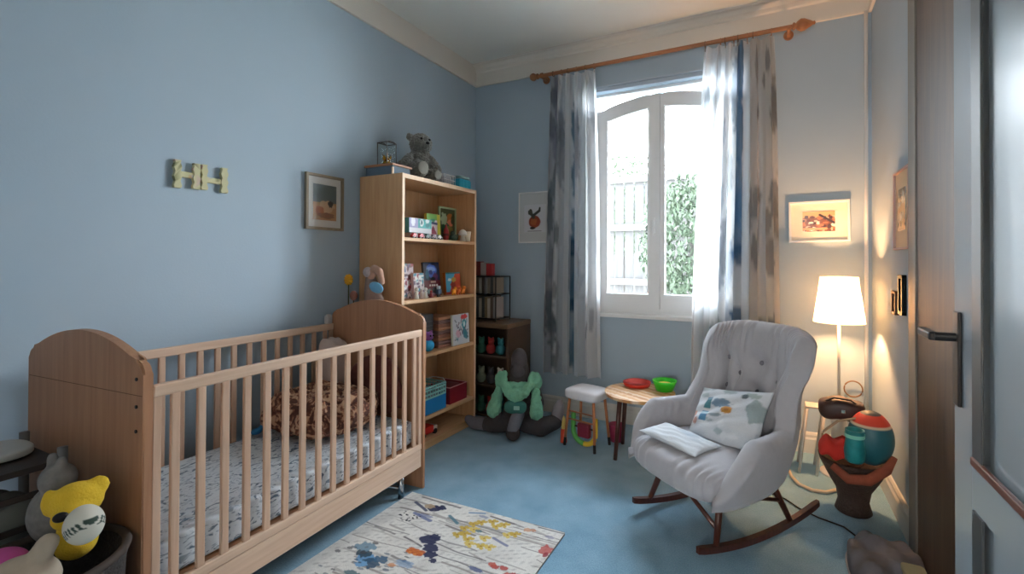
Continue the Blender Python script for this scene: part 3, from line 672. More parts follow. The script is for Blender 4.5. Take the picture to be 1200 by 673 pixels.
# --- shelf 3 (z=.70)
Z3 = SH[2]+.001
def A_plaid(P):
    P.rect(-1, 9, -1, 9, (44, 46, 52))
    for k in range(8): P.rect(-1, 9, .03*k, .03*k+.008, (96, 96, 100), .6); P.rect(.02*k, .02*k+.005, -1, 9, (110, 104, 100), .6)
standup('plaid_box', 'dark checked box file standing on the third shelf', 'box', -2.48, 2.745, Z3, .12, .27, .18, A_plaid, (44, 46, 52))
t = thing('slatted_crate', 'tall brown crate of stacked slats behind the white album, third shelf', 'crate', (-2.47, 2.93, Z3))
for k in range(9): obj('slat', B(-.12, .12, -.11, .11, .002+k*.027, .024+k*.027, bev=.002), mat('crate slat %d' % k, rgb(*[(150, 104, 84), (126, 96, 90), (170, 120, 88)][k % 3]), .6), t)
def A_white(P):
    P.rect(-1, 9, -1, 9, (214, 220, 226)); r = random.Random(12)
    P.ell(.15, .22, .045, .02, (200, 60, 60)); P.ell(.15, .16, .03, .04, (40, 150, 160)); P.ell(.15, .16, .015, .022, (214, 240, 240)); P.ell(.07, .09, .03, .03, (222, 180, 196)); P.ell(.16, .08, .03, .05, (70, 130, 150), ang=.5)
    for i in range(26): P.line((a := r.uniform(.02, .19), b := r.uniform(.03, .2)), (a+r.uniform(-.02, .02), b+r.uniform(-.03, .03)), .004, r.choice([(40, 60, 76), (30, 130, 140), (120, 60, 90)]), .9, .004)
standup('picture_book', 'white album with teal and red drawings facing out on the third shelf', 'book', -2.325, 3.065, Z3, .215, .245, .02, A_white, (214, 226, 214), lean=.05)
tp = thing('soft_toy', 'small purple and bright blue soft toy at the near end of the third shelf', 'soft toy', (-2.345, 2.70, Z3))
bm = bmesh.new(); ell(bm, (0, 0, .045), (.04, .05, .045)); blob('body', bm, mat('bright blue plush', rgb(40, 150, 200), .9, var=.3, scale=40), tp, .006)
bm = bmesh.new(); ell(bm, (0, .0, .115), (.035, .04, .035)); ell(bm, (0, -.03, .148), .012); ell(bm, (0, .03, .148), .012); blob('head', bm, mat('purple plush', rgb(130, 84, 150), .9, var=.2, scale=40), tp, .006)
for y in (-.014, .016):
    bm = bmesh.new(); ell(bm, (.033, y, .122), .007); obj('eye', bm, M['black'], tp, True)

# --- shelf 4 (z=.24)
Z4 = SH[1]+.001
cr = thing('storage_crate', 'blue plastic storage crate with a pale teal lattice rim on the fourth shelf', 'crate', (-2.43, 2.72, Z4))
def tub_walls(bm, x0, x1, y0, y1, z0, z1, t=.005):
    box(bm, x0, x1, y0, y1, z0, z0+t); box(bm, x0, x0+t, y0, y1, z0+t, z1); box(bm, x1-t, x1, y0, y1, z0+t, z1); box(bm, x0+t, x1-t, y0, y0+t, z0+t, z1); box(bm, x0+t, x1-t, y1-t, y1, z0+t, z1)
    return bm
obj('tub', tub_walls(bmesh.new(), -.14, .115, -.15, .15, 0, .11), mat('bright blue plastic', rgb(30, 130, 200), .4), cr)
bm = bmesh.new(); zr0, zr1 = .11, .205
for (x0, x1, y0, y1) in ((-.14, -.135, -.15, .15), (.11, .115, -.15, .15)):
    for z in (zr0, .14, .172, zr1-.012): box(bm, x0, x1, y0, y1, z, z+.012)
    for k in range(11): yy = y0+.0295*k; box(bm, x0, x1, yy, yy+.006, zr0, zr1)
for (y0, y1) in ((-.15, -.145), (.145, .15)):
    for z in (zr0, .14, .172, zr1-.012): box(bm, -.135, .11, y0, y1, z, z+.012)
    for k in range(9): xx = -.13+.029*k; box(bm, xx, xx+.006, y0, y1, zr0, zr1)
obj('lattice_rim', bm, mat('pale teal plastic', rgb(150, 214, 212), .4), cr)
obj('handle', T([(.11, .155, .19), (.06, .18, .215), (-.04, .18, .215), (-.1, .155, .19)], .004, 8), mat('white plastic', rgb(220, 224, 220), .4), cr)
obj('contents', superell(bmesh.new(), (-.01, 0, .11), (.11, .13, .06), .6, .5), mat('grey cloth', rgb(120, 130, 136), .9, var=.3, scale=30), cr, True)
rb = thing('storage_box', 'dark red box with a pale rim beside the blue crate on the fourth shelf', 'box', (-2.43, 3.04, Z4))
obj('tub', tub_walls(bmesh.new(), -.12, .105, -.11, .11, 0, .13), mat('dark red plastic', rgb(132, 28, 44), .4), rb)
obj('rim', tube(bmesh.new(), [(-.12, -.11, .132), (.105, -.11, .132), (.105, .11, .132), (-.12, .11, .132)], .004, 8, closed=True), mat('pink rim', rgb(206, 150, 150), .4), rb)
obj('contents', superell(bmesh.new(), (-.01, 0, .09), (.10, .095, .045), .6, .5), mat('maroon cloth', rgb(96, 30, 40), .9, var=.3, scale=30), rb, True)
ob = obj('orange_folder', B(-2.64, -2.625, 2.62, 2.80, Z4, Z4+.30, bev=.002), mat('orange card', rgb(220, 130, 50), .5), None); tag(ob, 'orange folder upright at the back of the fourth shelf', 'folder')
# --- bottom shelf
Z5 = SH[0]+.001
ct = thing('toy_truck', 'red and white toy truck on the bottom shelf of the bookcase', 'toy truck', (-2.38, 2.70, Z5))
obj('truck_bed', B(-.04, .04, -.07, .06, .02, .075, bev=.006), mat('red truck', rgb(206, 44, 34), .4), ct); obj('cab', B(-.035, .035, .062, .11, .02, .06, bev=.008), mat('white truck', rgb(226, 222, 214), .4), ct)
for y in (-.045, .08):
    for x in (-.035, .028): obj('wheel', lathe(bmesh.new(), [(.02, x-.006), (.02, x+.012)], c=(0, y, .02), axis='x', n=16), M['black'], ct)

# ------------------------------------------------------------------ plush bird toy beside the bookcase side (hanging over crib end)
hb = thing('bird_soft_toy', 'taupe plush bird with a blue wing perched behind the far crib end', 'soft toy', (-2.455, 2.275, .02))
TP = mat('taupe plush', rgb(150, 130, 122), 1, var=.15, scale=60, bump=.4, bscale=200)
bm = bmesh.new(); limb(bm, [(0, .0, .95), (.0, 0, 1.15), (-.015, -.01, 1.24)], [.05, .06, .035]); limb(bm, [(.01, .0, 1.15), (.06, .0, 1.10)], [.04, .03]); limb(bm, [(-.03, 0, .95), (-.03, 0, 0.03)], [.02, .02]); limb(bm, [(.04, 0, .95), (.04, 0, .03)], [.02, .02]); blob('body', bm, TP, hb, .008)
bm = bmesh.new(); limb(bm, [(.0, -.02, 1.25), (.03, -.02, 1.31), (.075, -.02, 1.29), (.10, -.02, 1.22)], [.024, .026, .026, .02]); blob('neck_scarf', bm, mat('pink beige plush', rgb(190, 152, 132), 1, var=.15, scale=50), hb, .006)
bm = bmesh.new(); ell(bm, (-.015, -.035, 1.285), (.034, .03, .036)); blob('head', bm, mat('mottled white plush', rgb(196, 186, 190), 1, var=.4, scale=50), hb, .006)
bm = bmesh.new(); ell(bm, (.085, -.055, 1.185), (.062, .02, .036), (0, .25, 0)); obj('wing', bm, mat('sky blue satin', rgb(110, 176, 214), .5, var=.2, scale=20), hb, True)
yf = thing('flower_wand', 'yellow pompom flower on a stick beside the plush bird', 'toy flower', (-2.65, 2.24, 0))
obj('stem', T([(.0, 0, .9), (0, 0, 1.25)], .004, 8), mat('green stem', rgb(70, 84, 60), .7), yf)
bm = superell(bmesh.new(), (0, 0, 1.25), (.036, .02, .036), 1, 1, fn=lambda p, x, y, z: p*(1+.12*math.sin(10*math.atan2(z, x)))); obj('pompom', bm, mat('yellow wool', rgb(226, 168, 40), .9, var=.2, scale=60), yf, True)
obj('stake', T([(0, 0, 0), (0, 0, .9)], .006, 8), mat('dark stake', rgb(60, 50, 44), .7), yf)
pfw = thing('flower_wand', 'dusty pink pompom flower below the yellow one', 'toy flower', (-2.63, 2.265, 0))
obj('stem', T([(.0, 0, 0), (0, 0, 1.13)], .004, 8), mat('brown stem', rgb(80, 70, 60), .7), pfw)
bm = bmesh.new(); ell(bm, (0, 0, 1.14), (.03, .02, .034)); obj('pompom', bm, mat('dusty pink wool', rgb(176, 120, 106), .9, var=.2, scale=60), pfw, True)

# ------------------------------------------------------------------ crib
CRZ = R_(-(-3.207))
crib = thing('crib', 'wooden baby crib with barred sides and arched end panels along the left wall', 'crib', (-1.85, .787, 0), R_(3.207))
# local: x from 0 (front side) to -W, y along length L
CW, CL = .753, 1.401
def endpanel(y0, y1, name):
    W = CW; pts = []
    n = 20; r = .045
    top = []
    for i in range(n+1):
        s = i/n; x = -r-(W-2*r)*s
        top.append((x, 1.131-.105*(2*(-x)/W-1)**2))
    zc = top[0][1]
    c0 = [(-r+r*math.cos(a), zc-r+r*math.sin(a)-.0) for a in [PI/2*k/6 for k in range(6)]]
    c1 = [(-(W-r)-r*math.cos(a), zc-r+r*math.sin(a)) for a in [PI/2*k/6 for k in range(5, -1, -1)]]
    bm = bmesh.new(); prism(bm, [(0, 0)]+c0+top+c1+[(-W, 0)], y0, y1, 'y')
    bmesh.ops.bevel(bm, geom=[e for e in bm.edges if abs(e.verts[0].co.y-e.verts[1].co.y) < 1e-6], offset=.006, segments=2, affect='EDGES')
    return obj(name, bm, M['crib'], crib)
p1 = endpanel(-.014, .014, 'end_panel'); p2 = endpanel(CL-.014, CL+.014, 'end_panel')
obj('panel_seam', B(-CW+.01, -.004, -.0148, -.013, .936, .9385), mat('dark seam', rgb(120, 84, 58), .8), p1)
for z in (.99, .90, .82): obj('screw', lathe(bmesh.new(), [(.006, -.017), (.006, -.013)], c=(-.035, 0, z), axis='y', n=14), M['black'], p1)
for side, x0 in (('front', -.004), ('back', -CW+.026)):
    xa, xb = x0-.024, x0
    f = obj('top_rail', B(xa, xb, .016, CL-.016, .922, .965, bev=.006), M['cribr'], crib)
    f = obj('lower_rail', B(xa, xb, .016, CL-.016, .238, .276, bev=.005), M['cribr'], crib)
    obj('side_board', B(xa+.004, xb-.003, .016, CL-.016, .134, .236, bev=.003), M['cribr'], crib)
    for k in range(16):
        y = .085+k*.0826
        obj('bar', B(xa+.005, xb-.004, y-.014, y+.014, .27, .93, bev=.004), M['cribb'], crib)
    for y in (.016, CL-.044): obj('bar', B(xa+.003, xb-.002, y, y+.026, .27, .93, bev=.003), M['cribb'], crib)
obj('slat_base', B(-CW+.03, -.03, .02, CL-.02, .25, .272), M['crib'], crib)
def sheetmat():
    m, nt, b = new_mat('white sheet with grey scribble print'); b.inputs['Roughness'].default_value = .9
    tc = nt.nodes.new('ShaderNodeTexCoord'); mp = nt.nodes.new('ShaderNodeMapping'); mp.inputs['Scale'].default_value = (1, .55, 1)
    v = nt.nodes.new('ShaderNodeTexVoronoi'); v.inputs['Scale'].default_value = 22; v.inputs['Randomness'].default_value = 1
    n = nt.nodes.new('ShaderNodeTexNoise'); n.inputs['Scale'].default_value = 34; n.inputs['Detail'].default_value = 3; n.inputs['Distortion'].default_value = 1.5
    r = nt.nodes.new('ShaderNodeValToRGB'); e = r.color_ramp.elements
    e[0].position = .36; e[0].color = rgb(112, 128, 146); e[1].position = .44; e[1].color = rgb(224, 230, 236)
    r2 = nt.nodes.new('ShaderNodeValToRGB'); r2.color_ramp.elements[0].position = .58; r2.color_ramp.elements[0].color = (0, 0, 0, 1); r2.color_ramp.elements[1].position = .68; r2.color_ramp.elements[1].color = (1, 1, 1, 1)
    mx = nt.nodes.new('ShaderNodeMix'); mx.data_type = 'RGBA'; mx.inputs['B'].default_value = rgb(160, 172, 186)
    for q in (v, n): nt.links.new(mp.outputs['Vector'], q.inputs['Vector'])
    nt.links.new(tc.outputs['Object'], mp.inputs['Vector']); nt.links.new(n.outputs['Fac'], r.inputs['Fac']); nt.links.new(n.outputs['Fac'], r2.inputs['Fac'])
    nt.links.new(r2.outputs['Color'], mx.inputs['Factor']); nt.links.new(r.outputs['Color'], mx.inputs['A']); nt.links.new(mx.outputs['Result'], b.inputs['Base Color'])
    return m
SHEET = sheetmat()
mt = obj('mattress', superell(bmesh.new(), (-CW/2, CL/2, .348), (CW/2-.034, CL/2-.022, .074), .22, .12, 96, 32, fn=lambda p, x, y, z: p+Vector((0, 0, .006*math.sin(9*x+3*y)*math.sin(7*y)*(z > 0)))), SHEET, None, True)
mt.location = (-1.85, .787, 0); mt.rotation_euler = (0, 0, R_(3.207)); tag(mt, 'crib mattress in a white sheet with grey scribble print, inside the crib', 'mattress')
def incrib(name, label, cat, lx, ly, z, rz=0):
    a = R_(3.207); return thing(name, label, cat, (-1.85+lx*math.cos(a)-ly*math.sin(a), .787+lx*math.sin(a)+ly*math.cos(a), z), a+rz)
MZ = .429
bl = incrib('crib_blanket', 'curly brown patterned blanket bunched at the far end of the mattress', 'blanket', -.40, 1.02, MZ)
def fleece():
    m, nt, b = new_mat('brown floral fleece'); b.inputs['Roughness'].default_value = 1
    tc = nt.nodes.new('ShaderNodeTexCoord'); n = nt.nodes.new('ShaderNodeTexNoise'); n.inputs['Scale'].default_value = 26; n.inputs['Detail'].default_value = 3; n.inputs['Distortion'].default_value = 1.2
    r = nt.nodes.new('ShaderNodeValToRGB'); e = r.color_ramp.elements
    e[0].position = .44; e[0].color = rgb(92, 56, 44); e[1].position = .60; e[1].color = rgb(200, 160, 128); q = e.new(.50); q.color = rgb(140, 88, 66)
    bp = nt.nodes.new('ShaderNodeBump'); bp.inputs['Strength'].default_value = .8; bp.inputs['Distance'].default_value = .01
    nt.links.new(tc.outputs['Object'], n.inputs['Vector']); nt.links.new(n.outputs['Fac'], r.inputs['Fac']); nt.links.new(r.outputs['Color'], b.inputs['Base Color']); nt.links.new(n.outputs['Fac'], bp.inputs['Height']); nt.links.new(bp.outputs['Normal'], b.inputs['Normal'])
    return m
FL = fleece()
o = obj('cloth', superell(bmesh.new(), (0, 0, .115), (.27, .22, .105), .6, .5, 120, 60, fn=lambda p, x, y, z: p+Vector((0, 0, .02*math.sin(7*x+2)*math.cos(6*y)*(z > -.2)))+Vector((.012*math.sin(14*y), .012*math.sin(13*x), 0))), FL, bl, True)
cr_ = bpy.data.textures.new('crumple', 'CLOUDS'); cr_.noise_scale = .06; cr_.noise_depth = 1
d_ = o.modifiers.new('d', 'DISPLACE'); d_.texture = cr_; d_.strength = .05; d_.mid_level = .5
br = incrib('soft_toy', 'reddish brown plush lying against the far crib end panel', 'soft toy', -.30, 1.33, MZ)
bm = bmesh.new(); ell(bm, (0, .0, .28), (.17, .045, .09)); ell(bm, (-.15, .0, .22), (.06, .045, .09)); limb(bm, [(.1, 0, .25), (.18, 0, .10)], [.045, .04]); limb(bm, [(-.1, 0, .25), (-.14, 0, .1)], [.045, .04]); ell(bm, (0, .0, .12), (.19, .042, .12))
blob('body', bm, mat('reddish plush', rgb(112, 62, 54), 1, var=.3, scale=40, bump=.5), br, .01)
hp = incrib('baby_pillow', 'pale pink-beige rolled pillow tucked behind the back rail at the far end', 'pillow', -.62, 1.285, MZ)
obj('pillow_cover', superell(bmesh.new(), (0, 0, .228), (.075, .08, .228), .5, .5, fn=lambda p, x, y, z: p+Vector((.006*math.sin(12*z), 0, .008*math.sin(9*y)))), mat('pink beige cotton', rgb(196, 176, 166), .9, var=.12, scale=14, bump=.3, bscale=40), hp, True)
bt = incrib('blue_teether', 'small bright blue toy on the mattress by the back bars', 'toy', -.66, .82, MZ)
bm = bmesh.new(); ell(bm, (0, 0, .018), (.022, .03, .018)); ell(bm, (0, .03, .03), (.016, .016, .016)); blob('body', bm, mat('bright blue rubber', rgb(40, 130, 190), .5), bt, .004)
mb = obj('baby_monitor', lathe(box(B(-.016, .016, -.02, .02, 0, .055, bev=.006), -.01, .01, -.012, .012, .055, .062, bev=.003), [(.008, .02), (.008, .023)], c=(0, 0, .035), axis='x', n=12), mat('white plastic body', rgb(196, 196, 196), .4), None)
a_ = R_(3.207); mb.location = (-1.85+(-CW+.014)*math.cos(a_)-(CL-.05)*math.sin(a_), .787+(-CW+.014)*math.sin(a_)+(CL-.05)*math.cos(a_), .9655); tag(mb, 'small white baby monitor on the back rail of the crib', 'baby monitor')
# chrome stand leg under the crib
ms = thing('metal_stand', 'chrome tube stand with a cross bar on the carpet under the crib', 'stand', (-1.965, 2.035, 0))
obj('tube_leg', T([(0, 0, 0), (0, 0, .13)], .017, 14), M['steel'], ms, True)
obj('cross_bar', T([(0, 0, .055), (-.22, -.04, .055), (-.24, -.1, .05)], .009, 10), M['steel'], ms, True)
obj('tube_leg', T([(-.24, -.1, 0), (-.24, -.1, .13)], .014, 12), M['steel'], ms, True)
obj('foot_ring', T([(-.24+.05*math.cos(a), -.1+.05*math.sin(a), .008) for a in [2*PI*k/20 for k in range(20)]], .007, 8, closed=True), M['black'], ms, True)

# ------------------------------------------------------------------ rug
def rug():
    nu, nv = 320, 420; W, L = .985, 1.25
    bm = bmesh.new(); g = [[bm.verts.new((W*i/nu, -L*j/nv, .012)) for i in range(nu+1)] for j in range(nv+1)]
    for j in range(nv):
        for i in range(nu): bm.faces.new((g[j][i], g[j+1][i], g[j+1][i+1], g[j][i+1]))
    nf = (nu+1)*(nv+1)
    box(bm, .002, W-.002, -L+.002, -.002, 0, .0115)
    o = obj('rug', bm, colmat('woven printed rug', .95, bump=.5, bscale=350), None, recalc=False)
    o.location = (-1.937, 2.098, 0.001); o.rotation_euler = (0, 0, R_(1.2))
    co = vcoords(o)[:nf]; P = Paint(co[:, 0], -co[:, 1], (226, 223, 216))
    r = random.Random(42)
    # weathered streaks running across
    P.mix(P.nz(30, 3)*1.2+.2, (190, 186, 180), .5); P.mix(P.nz(70, 5)*1.5-.1, (226, 224, 218), .5); P.mix(P.nz(160, 7)*2.2-.35, (140, 136, 134), .45)
    for i in range(170):
        u = r.uniform(-.1, 1); v = r.uniform(0, 1.25); l = r.uniform(.06, .45)
        P.line((u, v), (u+l, v-l*r.uniform(.0, .12)+.02), r.uniform(.002, .007), r.choice([(120, 112, 110), (150, 142, 136), (96, 90, 92), (172, 166, 160)]), r.uniform(.4, .9), .008)
    def flower(u, v, s, col, n=9, dark=None):
        for k in range(n):
            a = k*2.4; q = s*(k/n)**.5
            P.ell(u+q*math.cos(a), v+q*math.sin(a), s*.5, s*.42, col, .95, .2, .25, a)
        if dark: P.ell(u, v, s*.25, s*.2, dark, .9)
    NAVY, OR, YE, BL, RE, TE = (36, 42, 78), (206, 112, 50), (206, 176, 76), (92, 150, 196), (190, 74, 62), (70, 110, 120)
    for pu, pv, s, c in [(.24, .09, .042, NAVY), (.27, .07, .03, NAVY), (.40, .33, .05, NAVY), (.45, .38, .04, NAVY), (.48, .42, .035, NAVY), (.52, .45, .02, NAVY), (.41, .30, .03, NAVY)]: P.ell(pu, pv, s, s*.7, c, .97, .35)
    P.ell(.20, .085, .03, .022, (176, 150, 120), .9)
    for k in range(15): P.ell(.40+.016*(k % 5)-.03, .42+.011*(k//5)+.004*(k % 2), .016, .010, (214, 126, 56) if k % 2 else (190, 94, 44), .95, .3, .3)
    P.line((.10, .08), (.21, .13), .009, (50, 58, 90), .9, .01)
    P.line((.17, .17), (.30, .20), .010, (92, 104, 150), .85, .01); P.ell(.24, .17, .05, .012, (70, 90, 150), .6)
    for k in range(26): P.ell(.10+r.uniform(0, .13), .18+r.uniform(0, .08), .006, .004, (30, 32, 44), .95, .2)
    P.line((.36, .12), (.44, .16), .009, (76, 120, 136), .9, .006); P.line((.44, .05), (.52, .02), .007, (104, 140, 170), .8, .006); P.ell(.53, .05, .03, .01, (96, 110, 150), .6)
    for (u, v) in [(.52, .13), (.55, .10), (.60, .07), (.64, .10), (.67, .07), (.50, .18), (.53, .22), (.57, .25), (.60, .28), (.66, .27), (.70, .26), (.64, .21), (.73, .14), (.76, .12), (.50, .24), (.55, .17)]:
        flower(u, v, .024, r.choice([(206, 176, 76), (196, 164, 66), (216, 190, 100)]), 6, (170, 120, 60))
    P.ell(.58, .17, .02, .012, TE, .8); P.ell(.80, .06, .02, .016, (206, 150, 110), .8); P.ell(.83, .05, .015, .012, (190, 120, 80), .8)
    P.line((.68, .19), (.77, .21), .008, (110, 116, 150), .85, .006); P.ell(.93, .07, .025, .012, (130, 130, 160), .6)
    P.ell(.955, .17, .03, .035, (184, 70, 66), .85, .4); P.ell(.97, .20, .012, .02, (150, 50, 60), .9)
    for (u, v) in [(.80, .37), (.84, .36), (.88, .39), (.86, .43), (.91, .38), (.93, .42), (.78, .36), (.89, .45)]: P.ell(u, v, .022, .013, r.choice([(196, 84, 66), (206, 110, 84), (180, 64, 56)]), .9, .35)
    P.ell(.73, .42, .04, .012, (70, 84, 130), .85, .2, .2, .1)
    for pu, pv, s, c in [(.23, .56, .05, BL), (.27, .58, .045, (50, 84, 110)), (.19, .54, .04, (44, 70, 84)), (.30, .54, .035, (60, 100, 130)), (.24, .60, .03, (120, 170, 210)), (.16, .50, .05, (120, 150, 168))]: P.ell(pu, pv, s, s*.65, c, .92, .4)
    for k in range(30): P.ell(r.uniform(.05, .4), r.uniform(.45, .8), r.uniform(.008, .02), r.uniform(.004, .01), r.choice([(70, 90, 110), (110, 120, 130), (60, 60, 66)]), .7, .3)
    P.ell(.42, .52, .05, .02, (110, 150, 190), .6, .4); P.ell(.37, .55, .02, .012, (220, 150, 100), .8)
    for k in range(40):   # part of the rug out of frame
        P.ell(r.uniform(0, 1), r.uniform(.65, 1.5), r.uniform(.01, .05), r.uniform(.01, .03), r.choice([NAVY, OR, YE, BL, RE, TE]), .85, .35)
    # weave speckle
    P.c[:, :3] *= (1+rng.uniform(-.09, .07, nf))[:, None]
    c = np.tile(np.array(rgb(150, 140, 128)), (len(o.data.vertices), 1)); c[:nf] = P.c
    setcol(o, c); tag(o, 'off-white rug with navy, yellow, orange and red floral blotches on the carpet', 'rug')
rug()

# ------------------------------------------------------------------ rocking chair
CHX, CHY, CHR = -.262, 2.635, R_(-38)
ch = thing('rocking_chair', 'pale grey tufted wingback rocking chair on dark wooden runners', 'rocking chair', (CHX, CHY, 0), CHR)
def shell():
    NU, K = 240, 30
    def sm(a, b, x): t = min(1, max(0, (x-a)/(b-a))); return t*t*(3-2*t)
    def Hh(u):
        au = abs(u)
        h = 1.03-.04*(au/.5)**2.5 if au < .5 else .99
        h = h+(0.565-h)*sm(.46, .66, au)
        return h-.27*max(0, (au-.895)/.105)**2.0
    def Wd(z):
        if z < .6: return .300+.065*sm(.2, .5, z)
        return .365-.02*sm(.56, .68, z)+.055*sm(.70, .88, z)-.035*sm(.93, 1.03, z)
    def Bk(z): return .20+max(0, z-.25)*.24
    def Ln(z): return .585+.05*sm(.25, .45, z)
    def plan(u, z):
        a = u*PI/2; e = .62
        s, c = math.sin(a), math.cos(a)
        x = Wd(z)*math.copysign(abs(s)**e, s); y = Bk(z)-Ln(z)*(1-max(c, 0)**e)
        return x, y
    def nrm(u, z):
        d = .01; x0, y0 = plan(max(-1, u-d), z); x1, y1 = plan(min(1, u+d), z)
        tx, ty = x1-x0, y1-y0; l = math.hypot(tx, ty) or 1
        return (-ty/l, tx/l)      # outward-ish; fixed below
    buttons = [(u, z) for z in (.64, .80) for u in (-.26, 0, .26)]+[(u, .72) for u in (-.13, .13)]
    bm = bmesh.new(); rings = []
    us = [math.copysign(abs(t)**.85, t) for t in [(-1+2*i/NU) for i in range(NU+1)]]
    for u in us:
        H = Hh(u); au = abs(u); z0 = .265
        t = .050+.008*(1-sm(.3, .6, au)); t *= math.sqrt(max(.02, 1-(max(0, au-.95)/.05)**2))
        ring = []; prof = []
        n1 = 26
        for k in range(n1+1): prof.append(('o', z0+(H-t-z0)*k/n1, t))
        for k in range(1, 10):
            an = PI*k/10; prof.append(('t', H-t+t*math.sin(an), t*math.cos(an)))
        zi = .33
        for k in range(n1+1): prof.append(('i', H-t+(zi-(H-t))*k/n1, -t))
        for kind, z, off in prof:
            x, y = plan(u, z); nx, ny = nrm(u, z)
            if kind == 'o' and z < z0+.03: off *= .75+.25*(z-z0)/.03
            if kind == 'i' or kind == 't':
                dd = 0
                for bu, bz in buttons: dd += .046*math.exp(-(((u-bu)/.055)**2+((z-bz)/.055)**2))+.018*math.exp(-(((u-bu)/.012)**2+((z-bz)/.07)**2))
                # soft pleats under the rim
                rim = H-z
                dd += .016*math.sin(u*105+3*math.sin(u*17))*math.exp(-(rim/.12)**2)*(au < .55)+.005*math.sin(u*80+2*math.sin(u*23))*math.exp(-(rim/.09)**2)*(au >= .55)*(au < .93)
                if au < .45 and .5 < z < .88: dd -= .010*math.sin((z-.5)/.38*PI)*abs(math.cos(u*PI/.4))
                if kind == 'i': off += dd
                else: off += dd*.5
            ring.append(bm.verts.new((x+nx*off, y+ny*off, z)))
        rings.append(ring)
    for a, b in zip(rings, rings[1:]):
        for k in range(len(a)-1): bm.faces.new((a[k], b[k], b[k+1], a[k+1]))
        bm.faces.new((a[-1], b[-1], b[0], a[0]))
    bm.faces.new(rings[0]); bm.faces.new(rings[-1][::-1])
    o = obj('upholstered_shell', bm, M['grey'], ch, True)
    for bu, bz in buttons:
        x, y = plan(bu, bz); nx, ny = nrm(bu, bz); off = -.058+.052
        b = bmesh.new(); ell(b, (x+nx*off, y+ny*off, bz), (.014, .014, .014), (0, 0, 0)); obj('button', b, M['greydk'], o, True)
    return o
shell()
def seatfn(p, x, y, z):
    rr_ = .0
    if y < -.3: rr_ = .008*math.sin(x*48+3*math.sin(x*7))*min(1, (-.3-y)*2)*(.35+.65*abs(z))
    return p+Vector((0, -rr_, rr_*.6))+Vector((0, -.025*(1-x*x), 0))*(y < -.2)
obj('seat_cushion', superell(bmesh.new(), (0, -.115, .338), (.315, .285, .09), .62, .38, 300, 44, fn=seatfn), M['grey'], ch, True)
obj('seat_base', B(-.24, .24, -.26, .18, .24, .30, bev=.01), mat('dark chair webbing', rgb(50, 46, 48), .9), ch)
def cleg(p, q): obj('leg', T([p, q], [.019, .014], 14), M['darkwood'], ch, True)
for sx in (-1, 1):
    cleg((sx*.20, -.21, .27), (sx*.245, -.285, .05)); cleg((sx*.20, .13, .27), (sx*.245, .235, .045))
    pts = [(y, .018+.30*y**2) for y in [-.40+.86*k/24 for k in range(25)]]
    bm = bmesh.new(); prism(bm, [(y, z-.014-.0) for y, z in pts]+[(y, z+.016) for y, z in pts[::-1]], sx*.245-.014, sx*.245+.014, 'x')
    bmesh.ops.bevel(bm, geom=[e for e in bm.edges if abs(e.verts[0].co.x-e.verts[1].co.x) < 1e-6], offset=.005, segments=2, affect='EDGES')
    obj('runner', bm, M['darkwood'], ch)
    obj('side_brace', T([(sx*.21, -.18, .25), (sx*.225, .19, .15)], .010, 10), M['darkwood'], ch, True)
obj('cross_brace', T([(-.20, -.20, .24), (.235, -.265, .12)], .011, 10), M['darkwood'], ch, True)
obj('cross_brace', T([(.20, .14, .19), (-.225, .19, .12)], .011, 10), M['darkwood'], ch, True)

# cushions on the chair (own things)
CUSH = colmat('printed cotton cushion', .9, bump=.3, bscale=120)
def pillow(name, label, loc, rot, r, painter, seed=0):
    def f(p, x, y, z):
        k = (1-abs(x)**6)*(1-abs(y)**6)
        return p+Vector((.004*math.sin(8*y+seed), .004*math.sin(9*x+seed), .006*math.sin(6*x+5*y+seed)))
    bm = bmesh.new(); nu = nv = 60; top = []; bot = []
    for j in range(nv+1):
        a, b = [], []
        for i in range(nu+1):
            x = -1+2*i/nu; y = -1+2*j/nv
            h = (max(0, 1-abs(x)**2.6)*max(0, 1-abs(y)**2.6))**.5
            pinch = 1-.07*(1-abs(x)**2)*abs(y)**3-.0; pinx = 1-.07*(1-abs(y)**2)*abs(x)**3
            wr = r[2]*(.16*math.sin(7*x+4*y+seed)+.09*math.sin(13*y-6*x+seed))
            px, py = x*r[0]*pinx, y*r[1]*pinch
            a.append(bm.verts.new((px, py, r[2]*h+wr*h+.0012))); b.append(bm.verts.new((px, py, -r[2]*h-.0012)))
        top.append(a); bot.append(b)
    for j in range(nv):
        for i in range(nu):
            bm.faces.new((top[j][i], top[j][i+1], top[j+1][i+1], top[j+1][i])); bm.faces.new((bot[j][i], bot[j+1][i], bot[j+1][i+1], bot[j][i+1]))
    for i in range(nu):
        bm.faces.new((top[0][i], bot[0][i], bot[0][i+1], top[0][i+1])); bm.faces.new((top[nv][i], top[nv][i+1], bot[nv][i+1], bot[nv][i]))
        bm.faces.new((top[i][0], top[i+1][0], bot[i+1][0], bot[i][0])); bm.faces.new((top[i][nu], bot[i][nu], bot[i+1][nu], top[i+1][nu]))
    o = obj(name, bm, CUSH, None, True)
    co = vcoords(o); P = Paint(co[:, 0]/r[0], co[:, 1]/r[1], (206, 212, 218)); painter(P)
    setcol(o, P.c)
    Mch = Matrix.Translation((CHX, CHY, 0)) @ Matrix.Rotation(CHR, 4, 'Z')
    o.matrix_world = Mch @ Matrix.Translation(loc) @ Euler(rot).to_matrix().to_4x4()
    return tag(o, label, 'cushion')
